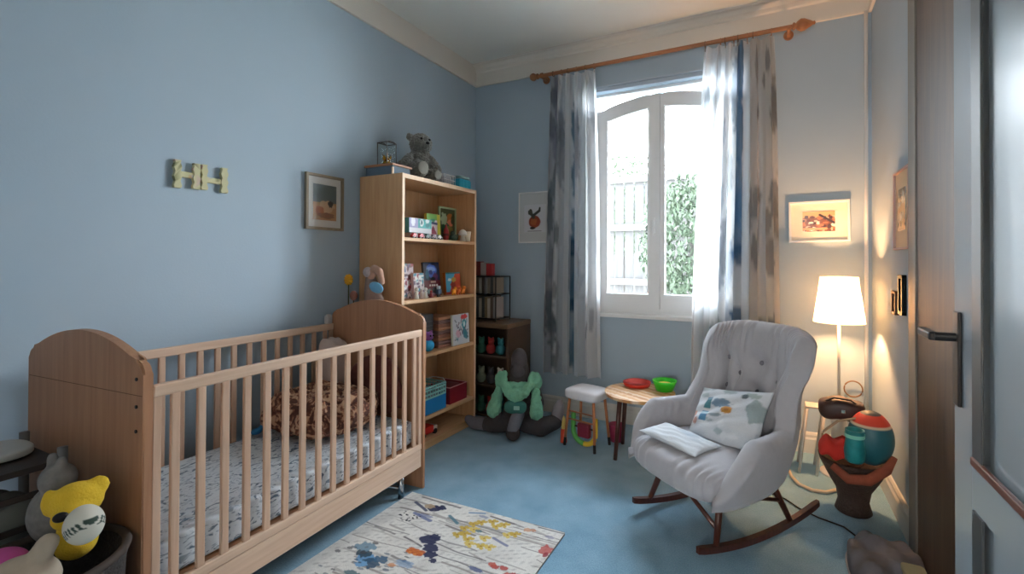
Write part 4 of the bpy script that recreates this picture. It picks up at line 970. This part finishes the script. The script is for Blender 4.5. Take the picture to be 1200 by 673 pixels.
def pc(P):
    r = random.Random(8)
    for i in range(16): P.ell(r.uniform(-1, 1), r.uniform(-1, 1), r.uniform(.08, .2), r.uniform(.05, .14), r.choice([(150, 170, 176), (176, 190, 196), (140, 160, 158), (220, 224, 228)]), .7, .35, .3)
    P.rect(-.62, -.40, .12, .48, (58, 110, 120)); P.rect(-.62, -.40, .46, .54, (120, 150, 170)); P.rect(-.62, -.42, -.36, .0, (84, 134, 170)); P.rect(-.62, -.42, -.12, -.02, (170, 200, 214))
    P.ell(-.1, .32, .26, .16, (92, 124, 150), .85, .4); P.ell(.12, .1, .14, .13, (188, 134, 62), 1, .08, .06); P.ell(.12, .1, .07, .05, (150, 96, 50), .8)
    P.ell(-.85, -.1, .09, .10, (206, 150, 130), .9); P.ell(-.75, -.35, .10, .12, (190, 130, 110), .8); P.ell(.45, .65, .09, .08, (60, 76, 84), .9); P.ell(.8, .2, .2, .35, (120, 144, 146), .7, .4)
    P.ell(-.2, -.1, .2, .05, (120, 140, 150), .8)
pillow('printed_cushion', 'square cushion with blue, teal and tan animal print leaning on the chair back', (.02, .03, .54), (R_(52), R_(-10), R_(4)), (.235, .165, .05), pc, 1)
pillow('folded_seat_pad', 'flat pale blue-grey pad lying on the rocking chair seat', (-.06, -.24, .445), (R_(1), R_(2), R_(8)), (.19, .105, .022), lambda P: blots(P, 4, 14, [(176, 190, 202), (190, 200, 210), (160, 176, 190)], (.1, .4), (.05, .2), W=2, H=2) or None, 3)

# ------------------------------------------------------------------ white stool and round table with toys
st = thing('stool', 'small stool with a white rounded seat near the window wall', 'stool', (-1.275, 3.23, 0), R_(-12))
obj('seat', superell(bmesh.new(), (0, 0, .39), (.15, .125, .042), .5, .45), mat('white padded vinyl', rgb(226, 224, 228), .5), st, True)
for sx in (-1, 1):
    for sy in (-1, 1):
        l = obj('leg', T([(sx*.105, sy*.075, .375), (sx*.13, sy*.1, .06)], .011, 10), mat('orange beech', rgb(176, 110, 66), .5), st, True)
        obj('leg_tip', T([(sx*.13, sy*.1, .06), (sx*.134, sy*.104, .0)], .0115, 10), M['black'], l)
for z in (.26, .20): obj('rung', T([(-.115, -.088, z), (.115, -.088, z)], .006, 8), mat('orange beech rung', rgb(150, 100, 66), .5), st)
rt = thing('round_table', 'low round striped wooden table with dark legs beside the stool', 'table', (-.873, 3.236, 0))
def ttop():
    bm = bmesh.new(); n = 64; rr = 14
    rings = [[bm.verts.new((.25*k/rr*math.cos(2*PI*i/n), .25*k/rr*math.sin(2*PI*i/n), .45)) for i in range(n)] for k in range(1, rr+1)]
    c = bm.verts.new((0, 0, .45))
    for i in range(n): bm.faces.new((c, rings[0][i], rings[0][(i+1) % n]))
    for a, b in zip(rings, rings[1:]):
        for i in range(n): bm.faces.new((a[i], b[i], b[(i+1) % n], a[(i+1) % n]))
    low = [bm.verts.new((.245*math.cos(2*PI*i/n), .245*math.sin(2*PI*i/n), .428)) for i in range(n)]
    for i in range(n): bm.faces.new((rings[-1][i], low[i], low[(i+1) % n], rings[-1][(i+1) % n]))
    bm.faces.new(low)
    o = obj('table_top', bm, colmat('striped pine top', .45), rt)
    co = vcoords(o); v = co[:, 1]*.9+co[:, 0]*.43; k = np.floor((v+.3)/.028).astype(int)
    cols = np.array([rgb(222, 166, 108), rgb(236, 196, 150), rgb(206, 144, 88), rgb(240, 210, 176)])
    setcol(o, cols[k % 4])
ttop()
for k in range(4):
    a = PI*.29+k*PI/2
    l = obj('leg', T([(.17*math.cos(a), .17*math.sin(a), .428), (.21*math.cos(a), .21*math.sin(a), .0)], [.018, .014], 12), M['darkwood'], rt, True)
obj('brace', box(B(-.15, .15, -.012, .012, .40, .428), -.012, .012, -.15, .15, .40, .428), M['darkwood'], rt)
bw = thing('green_bowl', 'bright green plastic bowl with yellow patches on the round table', 'bowl', (-.715, 3.33, .451))
obj('bowl', lathe(bmesh.new(), [(.05, 0), (.06, .002), (.082, .06), (.088, .075), (.084, .076), (.078, .06), (.055, .008), (.002, .008)], n=36), mat('lime green plastic', rgb(50, 200, 40), .35, var=.3, scale=14), bw, True)
obj('contents', superell(bmesh.new(), (0, 0, .035), (.06, .06, .025), .8, 1), mat('yellow blocks', rgb(226, 200, 50), .5, var=.3, scale=30), bw, True)
rd = obj('red_tray', lathe(bmesh.new(), [(.08, 0), (.095, .002), (.105, .03), (.101, .031), (.09, .008), (.002, .008)], c=(-.93, 3.372, .451), n=36), mat('red plastic', rgb(206, 50, 34), .4), None, True); tag(rd, 'shallow red plastic dish at the back of the round table', 'dish')
# toys under the stool
rg = thing('activity_ring', 'green and yellow plastic arch toy standing under the white stool', 'toy', (-1.27, 3.16, 0), R_(-12)); rg.scale = (1.15, 1.15, 1.15)
pts = [(-.085+.0*k, 0, .21-.02*k) for k in range(5)]+[(-.085*math.cos(a), 0, .10-.075*math.sin(a)) for a in [PI*k/14 for k in range(15)]]+[(.085, 0, .12+.02*k) for k in range(5)]
obj('green_arch', T([(x, y, z+.003) for x, y, z in pts[:13]], .016, 12), mat('green plastic', rgb(80, 160, 70), .4), rg, True)
obj('yellow_arch', T([(x, y, z+.003) for x, y, z in pts[12:]], .016, 12), mat('yellow plastic', rgb(226, 190, 60), .4), rg, True)
obj('maroon_block', B(-.045, .045, -.02, .02, .07, .16, bev=.01), mat('maroon plastic', rgb(120, 30, 50), .4), rg)
obj('axle', T([(-.085, 0, .13), (.085, 0, .13)], .006, 8), M['black'], rg)
rc = thing('stacking_toy', 'orange and yellow stacking cone left of the stool legs', 'toy', (-1.455, 3.20, 0))
obj('base', lathe(bmesh.new(), [(.025, 0), (.026, .004), (.022, .10), (.012, .104)], n=20), mat('orange red plastic', rgb(206, 70, 40), .4), rc, True)
obj('cone', lathe(bmesh.new(), [(.02, .104), (.012, .18), (.003, .20)], n=20), mat('pale yellow plastic', rgb(206, 190, 110), .4), rc, True)
mg = obj('toy_bucket', lathe(bmesh.new(), [(.045, 0), (.048, .003), (.06, .13), (.056, .13), (.044, .008), (.002, .008)], c=(-1.10, 3.40, 0), n=28), mat('magenta plastic', rgb(140, 40, 70), .4), None, True); tag(mg, 'dark magenta bucket on the carpet between stool and round table', 'bucket')

# ------------------------------------------------------------------ seated doll in green knit
dl = thing('rag_doll', 'large dark grey seated rag doll wearing a mint green knitted shrug, in the back corner', 'soft toy', (-1.87, 3.22, 0), R_(18)); dl.scale = (.93, .93, 1.0)
DK = mat('charcoal felt', rgb(70, 66, 68), 1, var=.2, scale=30, bump=.3, bscale=150); GRY = mat('mid grey knit', rgb(104, 106, 116), 1, var=.15, scale=40, bump=.4, bscale=150)
MINT = mat('mint green knit', rgb(126, 190, 160), 1, var=.12, scale=40, bump=.6, bscale=120); TEAL = mat('dark teal felt', rgb(60, 120, 112), 1, var=.1)
bm = bmesh.new()
ell(bm, (0, .05, .13), (.15, .12, .13)); ell(bm, (0, .06, .30), (.12, .085, .17)); limb(bm, [(0, .05, .42), (0, .05, .50)], [.09, .085])
limb(bm, [(-.08, 0, .085), (-.2, -.06, .075), (-.31, -.02, .06)], [.085, .065, .05]); limb(bm, [(.08, 0, .085), (.22, -.08, .08), (.33, .0, .10)], [.085, .075, .06])
limb(bm, [(-.14, .02, .36), (-.19, -.03, .26), (-.17, -.07, .12)], [.05, .045, .045]); limb(bm, [(.14, .02, .36), (.19, -.03, .26), (.17, -.07, .12)], [.05, .045, .045])
blob('body', bm, DK, dl, .01, 6)
bm = bmesh.new(); ell(bm, (0, .04, .575), (.072, .07, .10)); ell(bm, (0, .0, .49), (.062, .05, .06)); blob('head', bm, mat('grey felt head', rgb(84, 80, 84), 1, var=.15, scale=30), dl, .008, 6)
bm = bmesh.new(); limb(bm, [(-.30, -.03, .065), (-.40, -.0, .06), (-.45, .01, .085)], [.055, .05, .035]); blob('left_foot', bm, GRY, dl, .008)
bm = bmesh.new(); limb(bm, [(.34, .02, .12), (.35, .03, .20), (.36, .04, .245)], [.06, .05, .028]); blob('right_foot', bm, mat('pale grey felt', rgb(140, 138, 146), 1, var=.1), dl, .008)
bm = bmesh.new(); limb(bm, [(.02, -.08, .17), (.01, -.16, .13), (0, -.20, .09)], [.055, .055, .05]); blob('knitted_trunk', bm, GRY, dl, .008)
bm = bmesh.new(); ell(bm, (0, -.20, .062), (.062, .04, .062)); ell(bm, (0, -.235, .06), (.04, .02, .04)); blob('trunk_end', bm, mat('dark brown felt', rgb(62, 54, 54), 1, var=.2), dl, .008)
knit = bpy.data.textures.new('knit folds', 'CLOUDS'); knit.noise_scale = .035; knit.noise_depth = 2
def knitted(name, bm):
    o = blob(name, bm, MINT, dl, .007, 2); d = o.modifiers.new('d', 'DISPLACE'); d.texture = knit; d.strength = .022; d.mid_level = .5; return o
bm = bmesh.new(); limb(bm, [(-.125, -.0, .47), (-.115, -.05, .40), (-.07, -.085, .335), (0, -.10, .31), (.07, -.085, .335), (.115, -.05, .40), (.125, 0, .47)], [.028, .034, .036, .045, .036, .034, .028])
ell(bm, (-.155, .0, .415), (.052, .055, .075)); ell(bm, (.155, 0, .415), (.052, .055, .075)); ell(bm, (0, -.06, .335), (.10, .04, .035)); ell(bm, (0, .0, .37), (.13, .07, .05))
knitted('knitted_shrug', bm)
bm = bmesh.new(); limb(bm, [(-.165, -.03, .345), (-.195, -.07, .19)], [.036, .062]); knitted('left_sleeve', bm)
bm = bmesh.new(); limb(bm, [(.16, -.03, .345), (.175, -.08, .19)], [.036, .060]); knitted('right_sleeve', bm)
bm = bmesh.new(); superell(bm, (0, -.105, .235), (.095, .045, .05), .7, .7); obj('belt_pouch', bm, TEAL, dl, True)
obj('pouch_label', B(-.005, .045, -.157, -.148, .225, .255, bev=.003), mat('pale mint label', rgb(150, 200, 190), .8), dl)

# ------------------------------------------------------------------ dark cabinet in the back corner with a rack of books on it
cb = thing('toy_cabinet', 'dark brown open cabinet filled with toys in the back left corner', 'cabinet', (-2.68, 3.36, 0))
CBW = mat('dark brown cabinet', rgb(78, 62, 50), .6, var=.2, scale=10)
bm = B(0, .62, 0, .42, .80, .84, bev=.006); obj('top_board', bm, mat('brown cabinet top', rgb(110, 88, 68), .5, var=.1), cb)
obj('side_panel', B(0, .02, .01, .41, 0, .80), CBW, cb); obj('side_panel', B(.60, .62, .01, .41, 0, .80), CBW, cb); obj('back_panel', B(.02, .60, .39, .41, 0, .80), CBW, cb)
for z in (.04, .30, .56): obj('shelf', B(.02, .60, .01, .39, z-.02, z), CBW, cb)
r = random.Random(17); nmz = {(150, 40, 40): 'red', (50, 100, 80): 'green', (200, 190, 180): 'white', (60, 60, 66): 'charcoal', (120, 130, 110): 'olive', (40, 110, 120): 'teal'}
k = 0
for sz, lev in ((.56, 'upper'), (.30, 'middle'), (.04, 'lower')):
    for x in (.30, .40, .50):
        c = list(nmz)[(k*5+1) % 6]; k += 1
        pos = {.30: 'left', .40: 'centre', .50: 'right'}[x]
        t = thing('soft_toy', '%s little eared soft toy in the %s compartment of the dark cabinet, %s of three' % (nmz[c], lev, pos), 'toy', (-2.68+x+.02, 3.41, sz+.001), 0, 'soft toys in the dark cabinet')
        bm = bmesh.new(); ell(bm, (0, 0, .05), (.045, .04, .05)); ell(bm, (.01, -.01, .115), (.03, .03, .03)); ell(bm, (-.015, -.01, .145), .012); ell(bm, (.03, -.01, .145), .012); blob('body', bm, mat('cabinet toy '+nmz[c], rgb(*c), .8, var=.3, scale=30), t, .007, 2)
rk = thing('wire_book_rack', 'black wire rack on the dark corner cabinet', 'rack', (-2.62, 3.54, .842))
bm = bmesh.new()
for z in (.02, .24, .40):
    tube(bm, [(0, -.07, z), (.36, -.07, z), (.39, -.04, z), (.39, .14, z), (0, .14, z)], .005, 8, closed=True)
for (x, y) in ((0, -.07), (.37, -.07), (.39, .14), (0, .14)): tube(bm, [(x, y, 0), (x, y, .40)], .006, 8)
for z in (.018, .238):
    for k in range(6): tube(bm, [(.03+.065*k, -.07, z), (.03+.065*k, .14, z)], .003, 6)
obj('wire_frame', bm, M['black'], rk)
spc = [((150, 140, 124), 'beige'), ((84, 88, 84), 'slate'), ((170, 160, 140), 'cream'), ((60, 64, 62), 'charcoal'), ((126, 112, 84), 'khaki'), ((186, 180, 166), 'ivory'), ((96, 84, 72), 'brown'), ((150, 150, 150), 'grey')]
for row, z0, nn in (('lower', .022, 0), ('upper', .243, 0)):
    for k in range(8):
        c, nm = spc[(k+(3 if row == 'upper' else 0)) % 8]; x = .125+k*.031; hgt = .20-.012*(k % 3)
        if row == 'upper': hgt = .16-.01*(k % 3); 
        o = obj('storybook', B(-.013, .013, -.06, .08, 0, hgt, bev=.002), mat('spine %s %d' % (nm, k), rgb(*[int(v*.8) for v in c]) if row == 'upper' else rgb(*c), .6), None)
        o.location = (-2.62+x, 3.55, .842+z0+.0035); tag(o, '%s spined book in the %s row of the black wire rack' % (nm, row), 'book', 'books in the wire rack')
for k, (x, c, nm) in enumerate([(.16, (110, 40, 44), 'dark red'), (.22, (150, 144, 140), 'white'), (.28, (150, 40, 46), 'bright red')]):
    o = obj('story_box', B(-.028, .028, -.03, .03, 0, .13-.01*k, bev=.003), mat('box '+nm, rgb(*c), .6), None); o.location = (-2.62+x, 3.52, .842+.243+.165); tag(o, '%s small carton standing on top of the books in the wire rack' % nm, 'carton', 'cartons on the wire rack')

# ------------------------------------------------------------------ floor lamp
lm = thing('floor_lamp', 'lit floor lamp with a white pleated shade in the back right corner', 'lamp', (.385, 3.50, 0))
LW = mat('white lamp enamel', rgb(210, 208, 204), .35)
obj('base', lathe(bmesh.new(), [(.11, 0), (.11, .012), (.05, .02), (.036, .035)], n=36), LW, lm, True)
obj('lower_column', lathe(bmesh.new(), [(.046, .03), (.046, .455), (.044, .46), (.012, .462)], n=28), LW, lm, True)
obj('pole', T([(0, 0, .455), (0, 0, 1.03)], .009, 14), LW, lm, True)
obj('socket', lathe(bmesh.new(), [(.018, 1.03), (.018, 1.08), (.01, 1.09)], n=18), LW, lm, True)
def shade():
    m, nt, b = new_mat('pleated lamp shade fabric'); out = nt.nodes['Material Output']
    b.inputs['Base Color'].default_value = rgb(250, 240, 222); b.inputs['Roughness'].default_value = .9
    t = nt.nodes.new('ShaderNodeBsdfTranslucent'); t.inputs[0].default_value = rgb(255, 240, 214); mx = nt.nodes.new('ShaderNodeMixShader'); mx.inputs[0].default_value = .6
    nt.links.new(b.outputs[0], mx.inputs[1]); nt.links.new(t.outputs[0], mx.inputs[2]); nt.links.new(mx.outputs[0], out.inputs['Surface'])
    bm = bmesh.new(); n = 120; prof = [(.147, .99), (.139, 1.05), (.128, 1.12), (.118, 1.19), (.110, 1.26), (.108, 1.285)]
    rings = [[bm.verts.new((r*(1+.012*(k % 2))*math.cos(2*PI*k/n), r*(1+.012*(k % 2))*math.sin(2*PI*k/n), z)) for k in range(n)] for r, z in prof]
    for a, c in zip(rings, rings[1:]):
        for k in range(n): bm.faces.new((a[k], a[(k+1) % n], c[(k+1) % n], c[k]))
    o = obj('lamp_shade', bm, m, lm, True)
    bm = bmesh.new()
    for r, z in ((.149, .99), (.110, 1.285)): tube(bm, [(r*math.cos(2*PI*k/40), r*math.sin(2*PI*k/40), z) for k in range(40)], .002, 6, closed=True)
    for k in range(3): a = 2*PI*k/3; tube(bm, [(0.015*math.cos(a), .015*math.sin(a), 1.085), (.109*math.cos(a), .109*math.sin(a), 1.283)], .0015, 5)
    obj('shade_wire', bm, LW, o)
shade()
m, nt, b = new_mat('warm bulb'); b.inputs['Emission Color'].default_value = (1, .72, .42, 1); b.inputs['Emission Strength'].default_value = 60; b.inputs['Base Color'].default_value = (1, .9, .8, 1)
bm = bmesh.new(); ell(bm, (0, 0, 1.135), (.022, .022, .03)); obj('bulb', bm, m, lm, True)
L = bpy.data.lights.new('bulb_light', 'POINT'); L.energy = 115; L.color = (1, .50, .21); L.shadow_soft_size = .035
lo = bpy.data.objects.new('bulb_light', L); COL.objects.link(lo); lo.location = (.385, 3.50, 1.135)
bm = bpy.data.objects['bulb']; bm.visible_shadow = True

# low side shelf behind chair (white splayed stand)
sd = thing('side_stand', 'low white splayed-leg stand beside the lamp column behind the rocking chair', 'stand', (.25, 3.50, 0))
WS = mat('white stand paint', rgb(190, 186, 180), .5)
obj('top', B(-.06, .055, -.06, .06, .42, .432, bev=.003), WS, sd)
for sx, sy in ((-1, -1), (1, -1), (-1, 1), (1, 1)): obj('leg', T([(sx*.05, sy*.05, .42), (sx*.05-.05+.0*sy, sy*.09, 0)], .009, 10), WS, sd, True)
# ------------------------------------------------------------------ basket with toys at right wall
kb = thing('wicker_basket', 'dark brown tapered basket stand by the right wall, overflowing with toys', 'basket', (.40, 3.02, 0))
def bk_fn():
    bm = bmesh.new(); n = 48
    prof = [(.085, 0), (.09, .006), (.075, .06), (.085, .12), (.13, .2), (.165, .27), (.172, .30), (.16, .30), (.12, .2), (.07, .12), (.002, .11)]
    lathe(bm, prof, n=n); return bm
obj('woven_body', bk_fn(), mat('dark wicker', rgb(60, 42, 34), .7, var=.35, scale=60, bump=.8, bscale=90), kb, True)
obj('handle', T([(-.16, 0, .30), (-.15, -.02, .42), (-.08, -.05, .50), (0, -.06, .53), (.08, -.05, .46), (.15, -.02, .36), (.165, 0, .30)], .007, 8), mat('cream strap', rgb(170, 150, 126), .8), kb, True)
bt2 = thing('striped_ball', 'dark teal ball with a red and cream stripe in the basket by the right wall', 'ball', (.475, 2.985, .43))
def sball():
    bm = bmesh.new(); ell(bm, (0, 0, 0), (.108, .108, .145), seg=64, rings=64)
    o = obj('ball', bm, colmat('ball cover', .5), bt2, True); co = vcoords(o); z = co[:, 2]
    c = np.tile(np.array(rgb(34, 96, 108)), (len(co), 1)); c[z > .07] = rgb(222, 200, 170); c[z > .085] = rgb(206, 64, 40); c[z > .128] = rgb(40, 60, 70); setcol(o, c)
sball()
rc2 = obj('red_cloth', superell(bmesh.new(), (.325, 2.95, .36), (.10, .07, .05), .6, .6, fn=lambda p, x, y, z: p+Vector((0, 0, .012*math.sin(8*x)))), mat('red fabric', rgb(190, 44, 34), .9, var=.15, scale=20), None, True); tag(rc2, 'bright red cloth bundle on the left of the toy basket', 'cloth')
tm = thing('teal_mug', 'bright teal cup with pale markings in the front of the toy basket', 'cup', (.385, 2.86, .33))
obj('mug', lathe(bmesh.new(), [(.035, 0), (.045, .01), (.05, .06), (.042, .12), (.045, .17), (.041, .17), (.038, .12), (.04, .05), (.002, .02)], n=28), mat('teal plastic', rgb(30, 130, 136), .35, var=.4, scale=30), tm, True)
obj('mug_marking', lathe(bmesh.new(), [(.0455, .13), (.0475, .14), (.0475, .15)], n=28, cap=False), mat('mint marking', rgb(130, 206, 190), .4), tm, True)
hbg = thing('brown_handbag', 'dark brown soft bag lying on top of the toy basket', 'bag', (.35, 3.09, .49))
obj('bag_body', superell(bmesh.new(), (0, 0, .05), (.115, .075, .06), .6, .6, fn=lambda p, x, y, z: p+Vector((0, 0, .006*math.sin(5*x+2)))), mat('dark brown leather', rgb(58, 36, 32), .5, var=.2), hbg, True)
obj('strap', T([(-.10, -.03, .08), (-.04, -.05, .12), (.04, -.05, .115), (.10, -.03, .07)], .005, 8), mat('black strap', rgb(24, 20, 20), .6), hbg, True)
obj('buckle', B(-.01, .012, -.086, -.076, .045, .065, bev=.002), M['steel'], hbg)
wb2 = obj('brown_toy_snake', T([(.28, 2.84, .30), (.35, 2.82, .25), (.44, 2.82, .26), (.52, 2.84, .32), (.56, 2.87, .38)], [.018, .026, .028, .024, .014], 14), mat('rust plush', rgb(140, 72, 52), 1, var=.25, scale=30), None, True); tag(wb2, 'rust coloured plush snake draped over the front of the toy basket', 'soft toy')
# cable & hose
cbt = obj('lamp_cable', T([(-.02, 3.02, .006), (.06, 2.98, .006), (.13, 2.90, .006), (.22, 2.84, .006), (.33, 2.80, .006), (.38, 2.72, .006), (.43, 2.70, .006), (.46, 2.76, .006)], .004, 6), M['black'], None, True); tag(cbt, 'black cable snaking over the carpet from the rocking chair', 'cable')
hs = obj('cream_hose', T([(.08, 3.45, .012), (.10, 3.30, .012), (.14, 3.20, .012), (.21, 3.15, .012), (.28, 3.16, .012), (.34, 3.22, .012)], .010, 10), mat('cream rubber', rgb(196, 180, 156), .6), None, True); tag(hs, 'cream hose curled on the carpet behind the toy basket', 'hose')
cl2 = obj('wall_cable_loop', T([(.50+.055*math.cos(a), 3.77, .50+.055*math.sin(a)) for a in [2*PI*k/24 for k in range(24)]], .005, 8, closed=True), mat('brown cable', rgb(120, 92, 70), .6), None, True); tag(cl2, 'brown cable loop hanging on the back wall right of the lamp', 'cable')

# ------------------------------------------------------------------ grey floor cushion at bottom right
pb = thing('floor_cushion', 'crumpled grey floor cushion at the foot of the dark jamb', 'cushion', (.432, 2.35, 0))
obj('cushion_cover', superell(bmesh.new(), (0, 0, .07), (.14, .22, .07), .45, .8, 96, 36, fn=lambda p, x, y, z: p+Vector((0, 0, .012*math.sin(6*x+4*y)+.008*math.sin(13*y-3*x)))*(1 if z > 0 else 0)), mat('grey velour', rgb(92, 92, 98), .9, var=.12, scale=10, bump=.5, bscale=25), pb, True)
obj('piping', tube(bmesh.new(), [(.14*math.copysign(abs(math.cos(a))**.8, math.cos(a)), .22*math.copysign(abs(math.sin(a))**.8, math.sin(a)), .055) for a in [2*PI*k/60 for k in range(60)]], .006, 8, closed=True), mat('pale piping', rgb(150, 150, 156), .8), pb, True)
yc = obj('folded_paper', superell(bmesh.new(), (.50, 2.22, .162), (.04, .06, .012), .3, .3), mat('yellowed cloth', rgb(150, 142, 110), .9, var=.15, scale=20), None, True); tag(yc, 'small yellowish folded cloth on the grey floor cushion', 'cloth')

# ------------------------------------------------------------------ toys in the dark at the bottom left
tc_ = thing('toy_trolley', 'dark brown slatted trolley at the left edge in front of the crib', 'trolley', (-2.36, .57, 0))
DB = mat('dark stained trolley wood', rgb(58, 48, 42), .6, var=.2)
for x in (-.16, .16):
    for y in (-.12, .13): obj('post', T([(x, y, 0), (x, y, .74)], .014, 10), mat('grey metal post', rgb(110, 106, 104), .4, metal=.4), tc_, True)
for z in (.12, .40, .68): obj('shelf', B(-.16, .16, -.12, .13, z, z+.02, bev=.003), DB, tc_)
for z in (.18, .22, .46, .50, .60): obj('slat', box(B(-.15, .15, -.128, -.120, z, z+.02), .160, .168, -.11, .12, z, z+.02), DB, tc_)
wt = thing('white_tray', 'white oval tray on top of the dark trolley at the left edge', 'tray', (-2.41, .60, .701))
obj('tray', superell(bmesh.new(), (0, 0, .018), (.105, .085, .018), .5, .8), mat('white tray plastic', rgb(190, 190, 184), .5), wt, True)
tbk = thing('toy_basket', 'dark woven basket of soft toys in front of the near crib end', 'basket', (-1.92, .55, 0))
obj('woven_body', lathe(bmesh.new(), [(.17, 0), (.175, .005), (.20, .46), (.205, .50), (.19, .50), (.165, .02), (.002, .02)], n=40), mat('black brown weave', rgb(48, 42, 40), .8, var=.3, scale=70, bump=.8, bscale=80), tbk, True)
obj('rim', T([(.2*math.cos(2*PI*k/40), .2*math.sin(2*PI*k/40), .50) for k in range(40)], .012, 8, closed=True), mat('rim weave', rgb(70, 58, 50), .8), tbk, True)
yd = thing('yellow_dog', 'yellow plush dog with dark sunglasses-like eyes on the heap in front of the crib', 'soft toy', (-1.885, .63, .455), R_(62))
YP = mat('yellow plush', rgb(226, 186, 50), 1, var=.12, scale=40, bump=.4, bscale=150)
bm = bmesh.new(); ell(bm, (0, 0, .205), (.062, .052, .056)); ell(bm, (.0, -.045, .18), (.046, .034, .04)); ell(bm, (-.055, 0, .215), (.018, .02, .04)); ell(bm, (.045, .01, .235), (.028, .018, .03)); limb(bm, [(0, .01, .15), (.0, .01, .08)], [.04, .05]); blob('body', bm, YP, yd, .006)
for x, z in ((-.018, .195), (.012, .168)):
    bm = bmesh.new(); ell(bm, (x, -.075, z), (.017, .012, .014)); obj('eye', bm, M['black'], yd, True)
bl2 = thing('striped_rattle', 'cream ball with dark green stripes beside the yellow plush dog', 'ball', (-1.745, .60, .64))
def rball():
    bm = bmesh.new(); ell(bm, (0, 0, 0), (.048, .042, .052), seg=64, rings=48)
    o = obj('ball', bm, colmat('rattle cover', .7), bl2, True); co = vcoords(o); d = co[:, 2]*.8-co[:, 0]*.6
    c = np.tile(np.array(rgb(214, 210, 196)), (len(co), 1)); mk = (np.abs(d+.012) < .010) & (np.sin((co[:, 0]*.8+co[:, 2]*.6)*700) > -.2); c[mk] = rgb(50, 70, 60); setcol(o, c)
rball()
wh = thing('pale_soft_toy', 'pale mottled soft toy behind the yellow plush dog', 'soft toy', (-2.03, .63, .50))
bm = bmesh.new(); ell(bm, (0, 0, .09), (.08, .06, .09)); ell(bm, (.02, .0, .20), (.05, .045, .05)); ell(bm, (.045, 0, .25), (.018, .015, .028)); ell(bm, (-.02, 0, .25), (.018, .015, .028)); blob('body', bm, mat('mottled grey plush', rgb(130, 126, 122), 1, var=.4, scale=40), wh, .008)
pk = thing('pink_soft_toy', 'pink soft toy low on the heap below the yellow plush dog', 'soft toy', (-1.955, .50, .46), R_(60))
bm = bmesh.new(); ell(bm, (0, 0, .06), (.06, .05, .05)); ell(bm, (-.05, -.02, .085), (.03, .03, .025)); blob('body', bm, mat('hot pink plush', rgb(206, 90, 160), 1, var=.2, scale=30), pk, .007)
cw = thing('cream_soft_toy', 'cream soft toy with red patches under the striped ball', 'soft toy', (-1.80, .495, .455), R_(60))
bm = bmesh.new(); ell(bm, (0, 0, .07), (.08, .06, .07)); limb(bm, [(.02, 0, .1), (.05, 0, .16)], [.03, .025]); blob('body', bm, mat('cream plush', rgb(186, 170, 150), 1, var=.2, scale=30), cw, .007)
for (x, z) in ((-.03, .10), (.03, .06)):
    bm = bmesh.new(); ell(bm, (x, -.055, z), (.022, .012, .02)); obj('red_patch', bm, mat('maroon patch', rgb(120, 30, 40), .9), cw, True)
gc = obj('grey_blanket', superell(bmesh.new(), (-2.335, .57, .505), (.115, .095, .083), .6, .6, fn=lambda p, x, y, z: p+Vector((0, 0, .012*math.sin(8*x+3*y)))), mat('grey green fleece', rgb(120, 124, 118), 1, var=.15), None, True); tag(gc, 'grey-green folded fleece on the middle shelf of the dark trolley', 'blanket')

# ------------------------------------------------------------------ light
W = bpy.data.worlds.new('World'); S.world = W; W.use_nodes = True
nt = W.node_tree; bg = nt.nodes['Background']
tc = nt.nodes.new('ShaderNodeTexCoord'); sp = nt.nodes.new('ShaderNodeSeparateXYZ'); r = nt.nodes.new('ShaderNodeValToRGB')
r.color_ramp.elements[0].position = .0; r.color_ramp.elements[0].color = (.90, .93, .97, 1); r.color_ramp.elements[1].position = .7; r.color_ramp.elements[1].color = (.80, .87, .98, 1)
nt.links.new(tc.outputs['Generated'], sp.inputs[0]); nt.links.new(sp.outputs['Z'], r.inputs['Fac']); nt.links.new(r.outputs['Color'], bg.inputs['Color'])
bg.inputs['Strength'].default_value = 37.0
pl_ = bpy.data.lights.new('window_portal', 'AREA'); pl_.shape = 'RECTANGLE'; pl_.size = 1.17; pl_.size_y = 1.95; pl_.cycles.is_portal = True
po = bpy.data.objects.new('window_portal', pl_); COL.objects.link(po); po.location = (WC, YB+.2, 1.9); po.rotation_euler = (-PI/2, 0, 0)

# unseen fill lamp, added in the hallway to lift the back wall
hw = thing('fill_lamp', 'unseen round fill lamp added in the hallway behind the camera', 'lamp', (-.05, -3.2, 1.75))
obj('wall_plate', lathe(bmesh.new(), [(.06, 0), (.06, .02), (.02, .03), (.02, .10)], axis='y', n=24), M['white'], hw, True)
hm, hn, hb = new_mat('fill lamp glow'); hb.inputs['Emission Color'].default_value = (1, .93, .84, 1); hb.inputs['Emission Strength'].default_value = 6
bm = bmesh.new(); ell(bm, (0, .19, 0), .11); obj('fill_globe', bm, hm, hw, True)
HLt = bpy.data.lights.new('hallway_fill_light', 'POINT'); HLt.energy = 160; HLt.color = (1, .95, .91); HLt.shadow_soft_size = .14  # added fill shining through the doorway onto back wall, chair and floor
ho = bpy.data.objects.new('hallway_fill_light', HLt); COL.objects.link(ho); ho.location = (-.05, -2.80, 1.75)

# ------------------------------------------------------------------ camera
cam = bpy.data.cameras.new('camera'); cam.sensor_width = 36; cam.lens = 36*536.783/1200
cam.shift_x = -(653.934-600)/1200; cam.shift_y = (302.566-336.5)/1200; cam.clip_start = .02
co = bpy.data.objects.new('camera', cam); COL.objects.link(co); co.location = (0, 0, 1.38)
co.rotation_euler = (Matrix.Rotation(R_(25.24), 3, 'Z') @ Matrix.Rotation(R_(90+.45), 3, 'X') @ Matrix.Rotation(R_(.209), 3, 'Z')).to_euler()
S.camera = co
S.view_settings.view_transform = 'Standard'; S.view_settings.look = 'None'; S.view_settings.gamma = 1.0; S.view_settings.use_curve_mapping = False
S.view_settings.exposure = 0.0
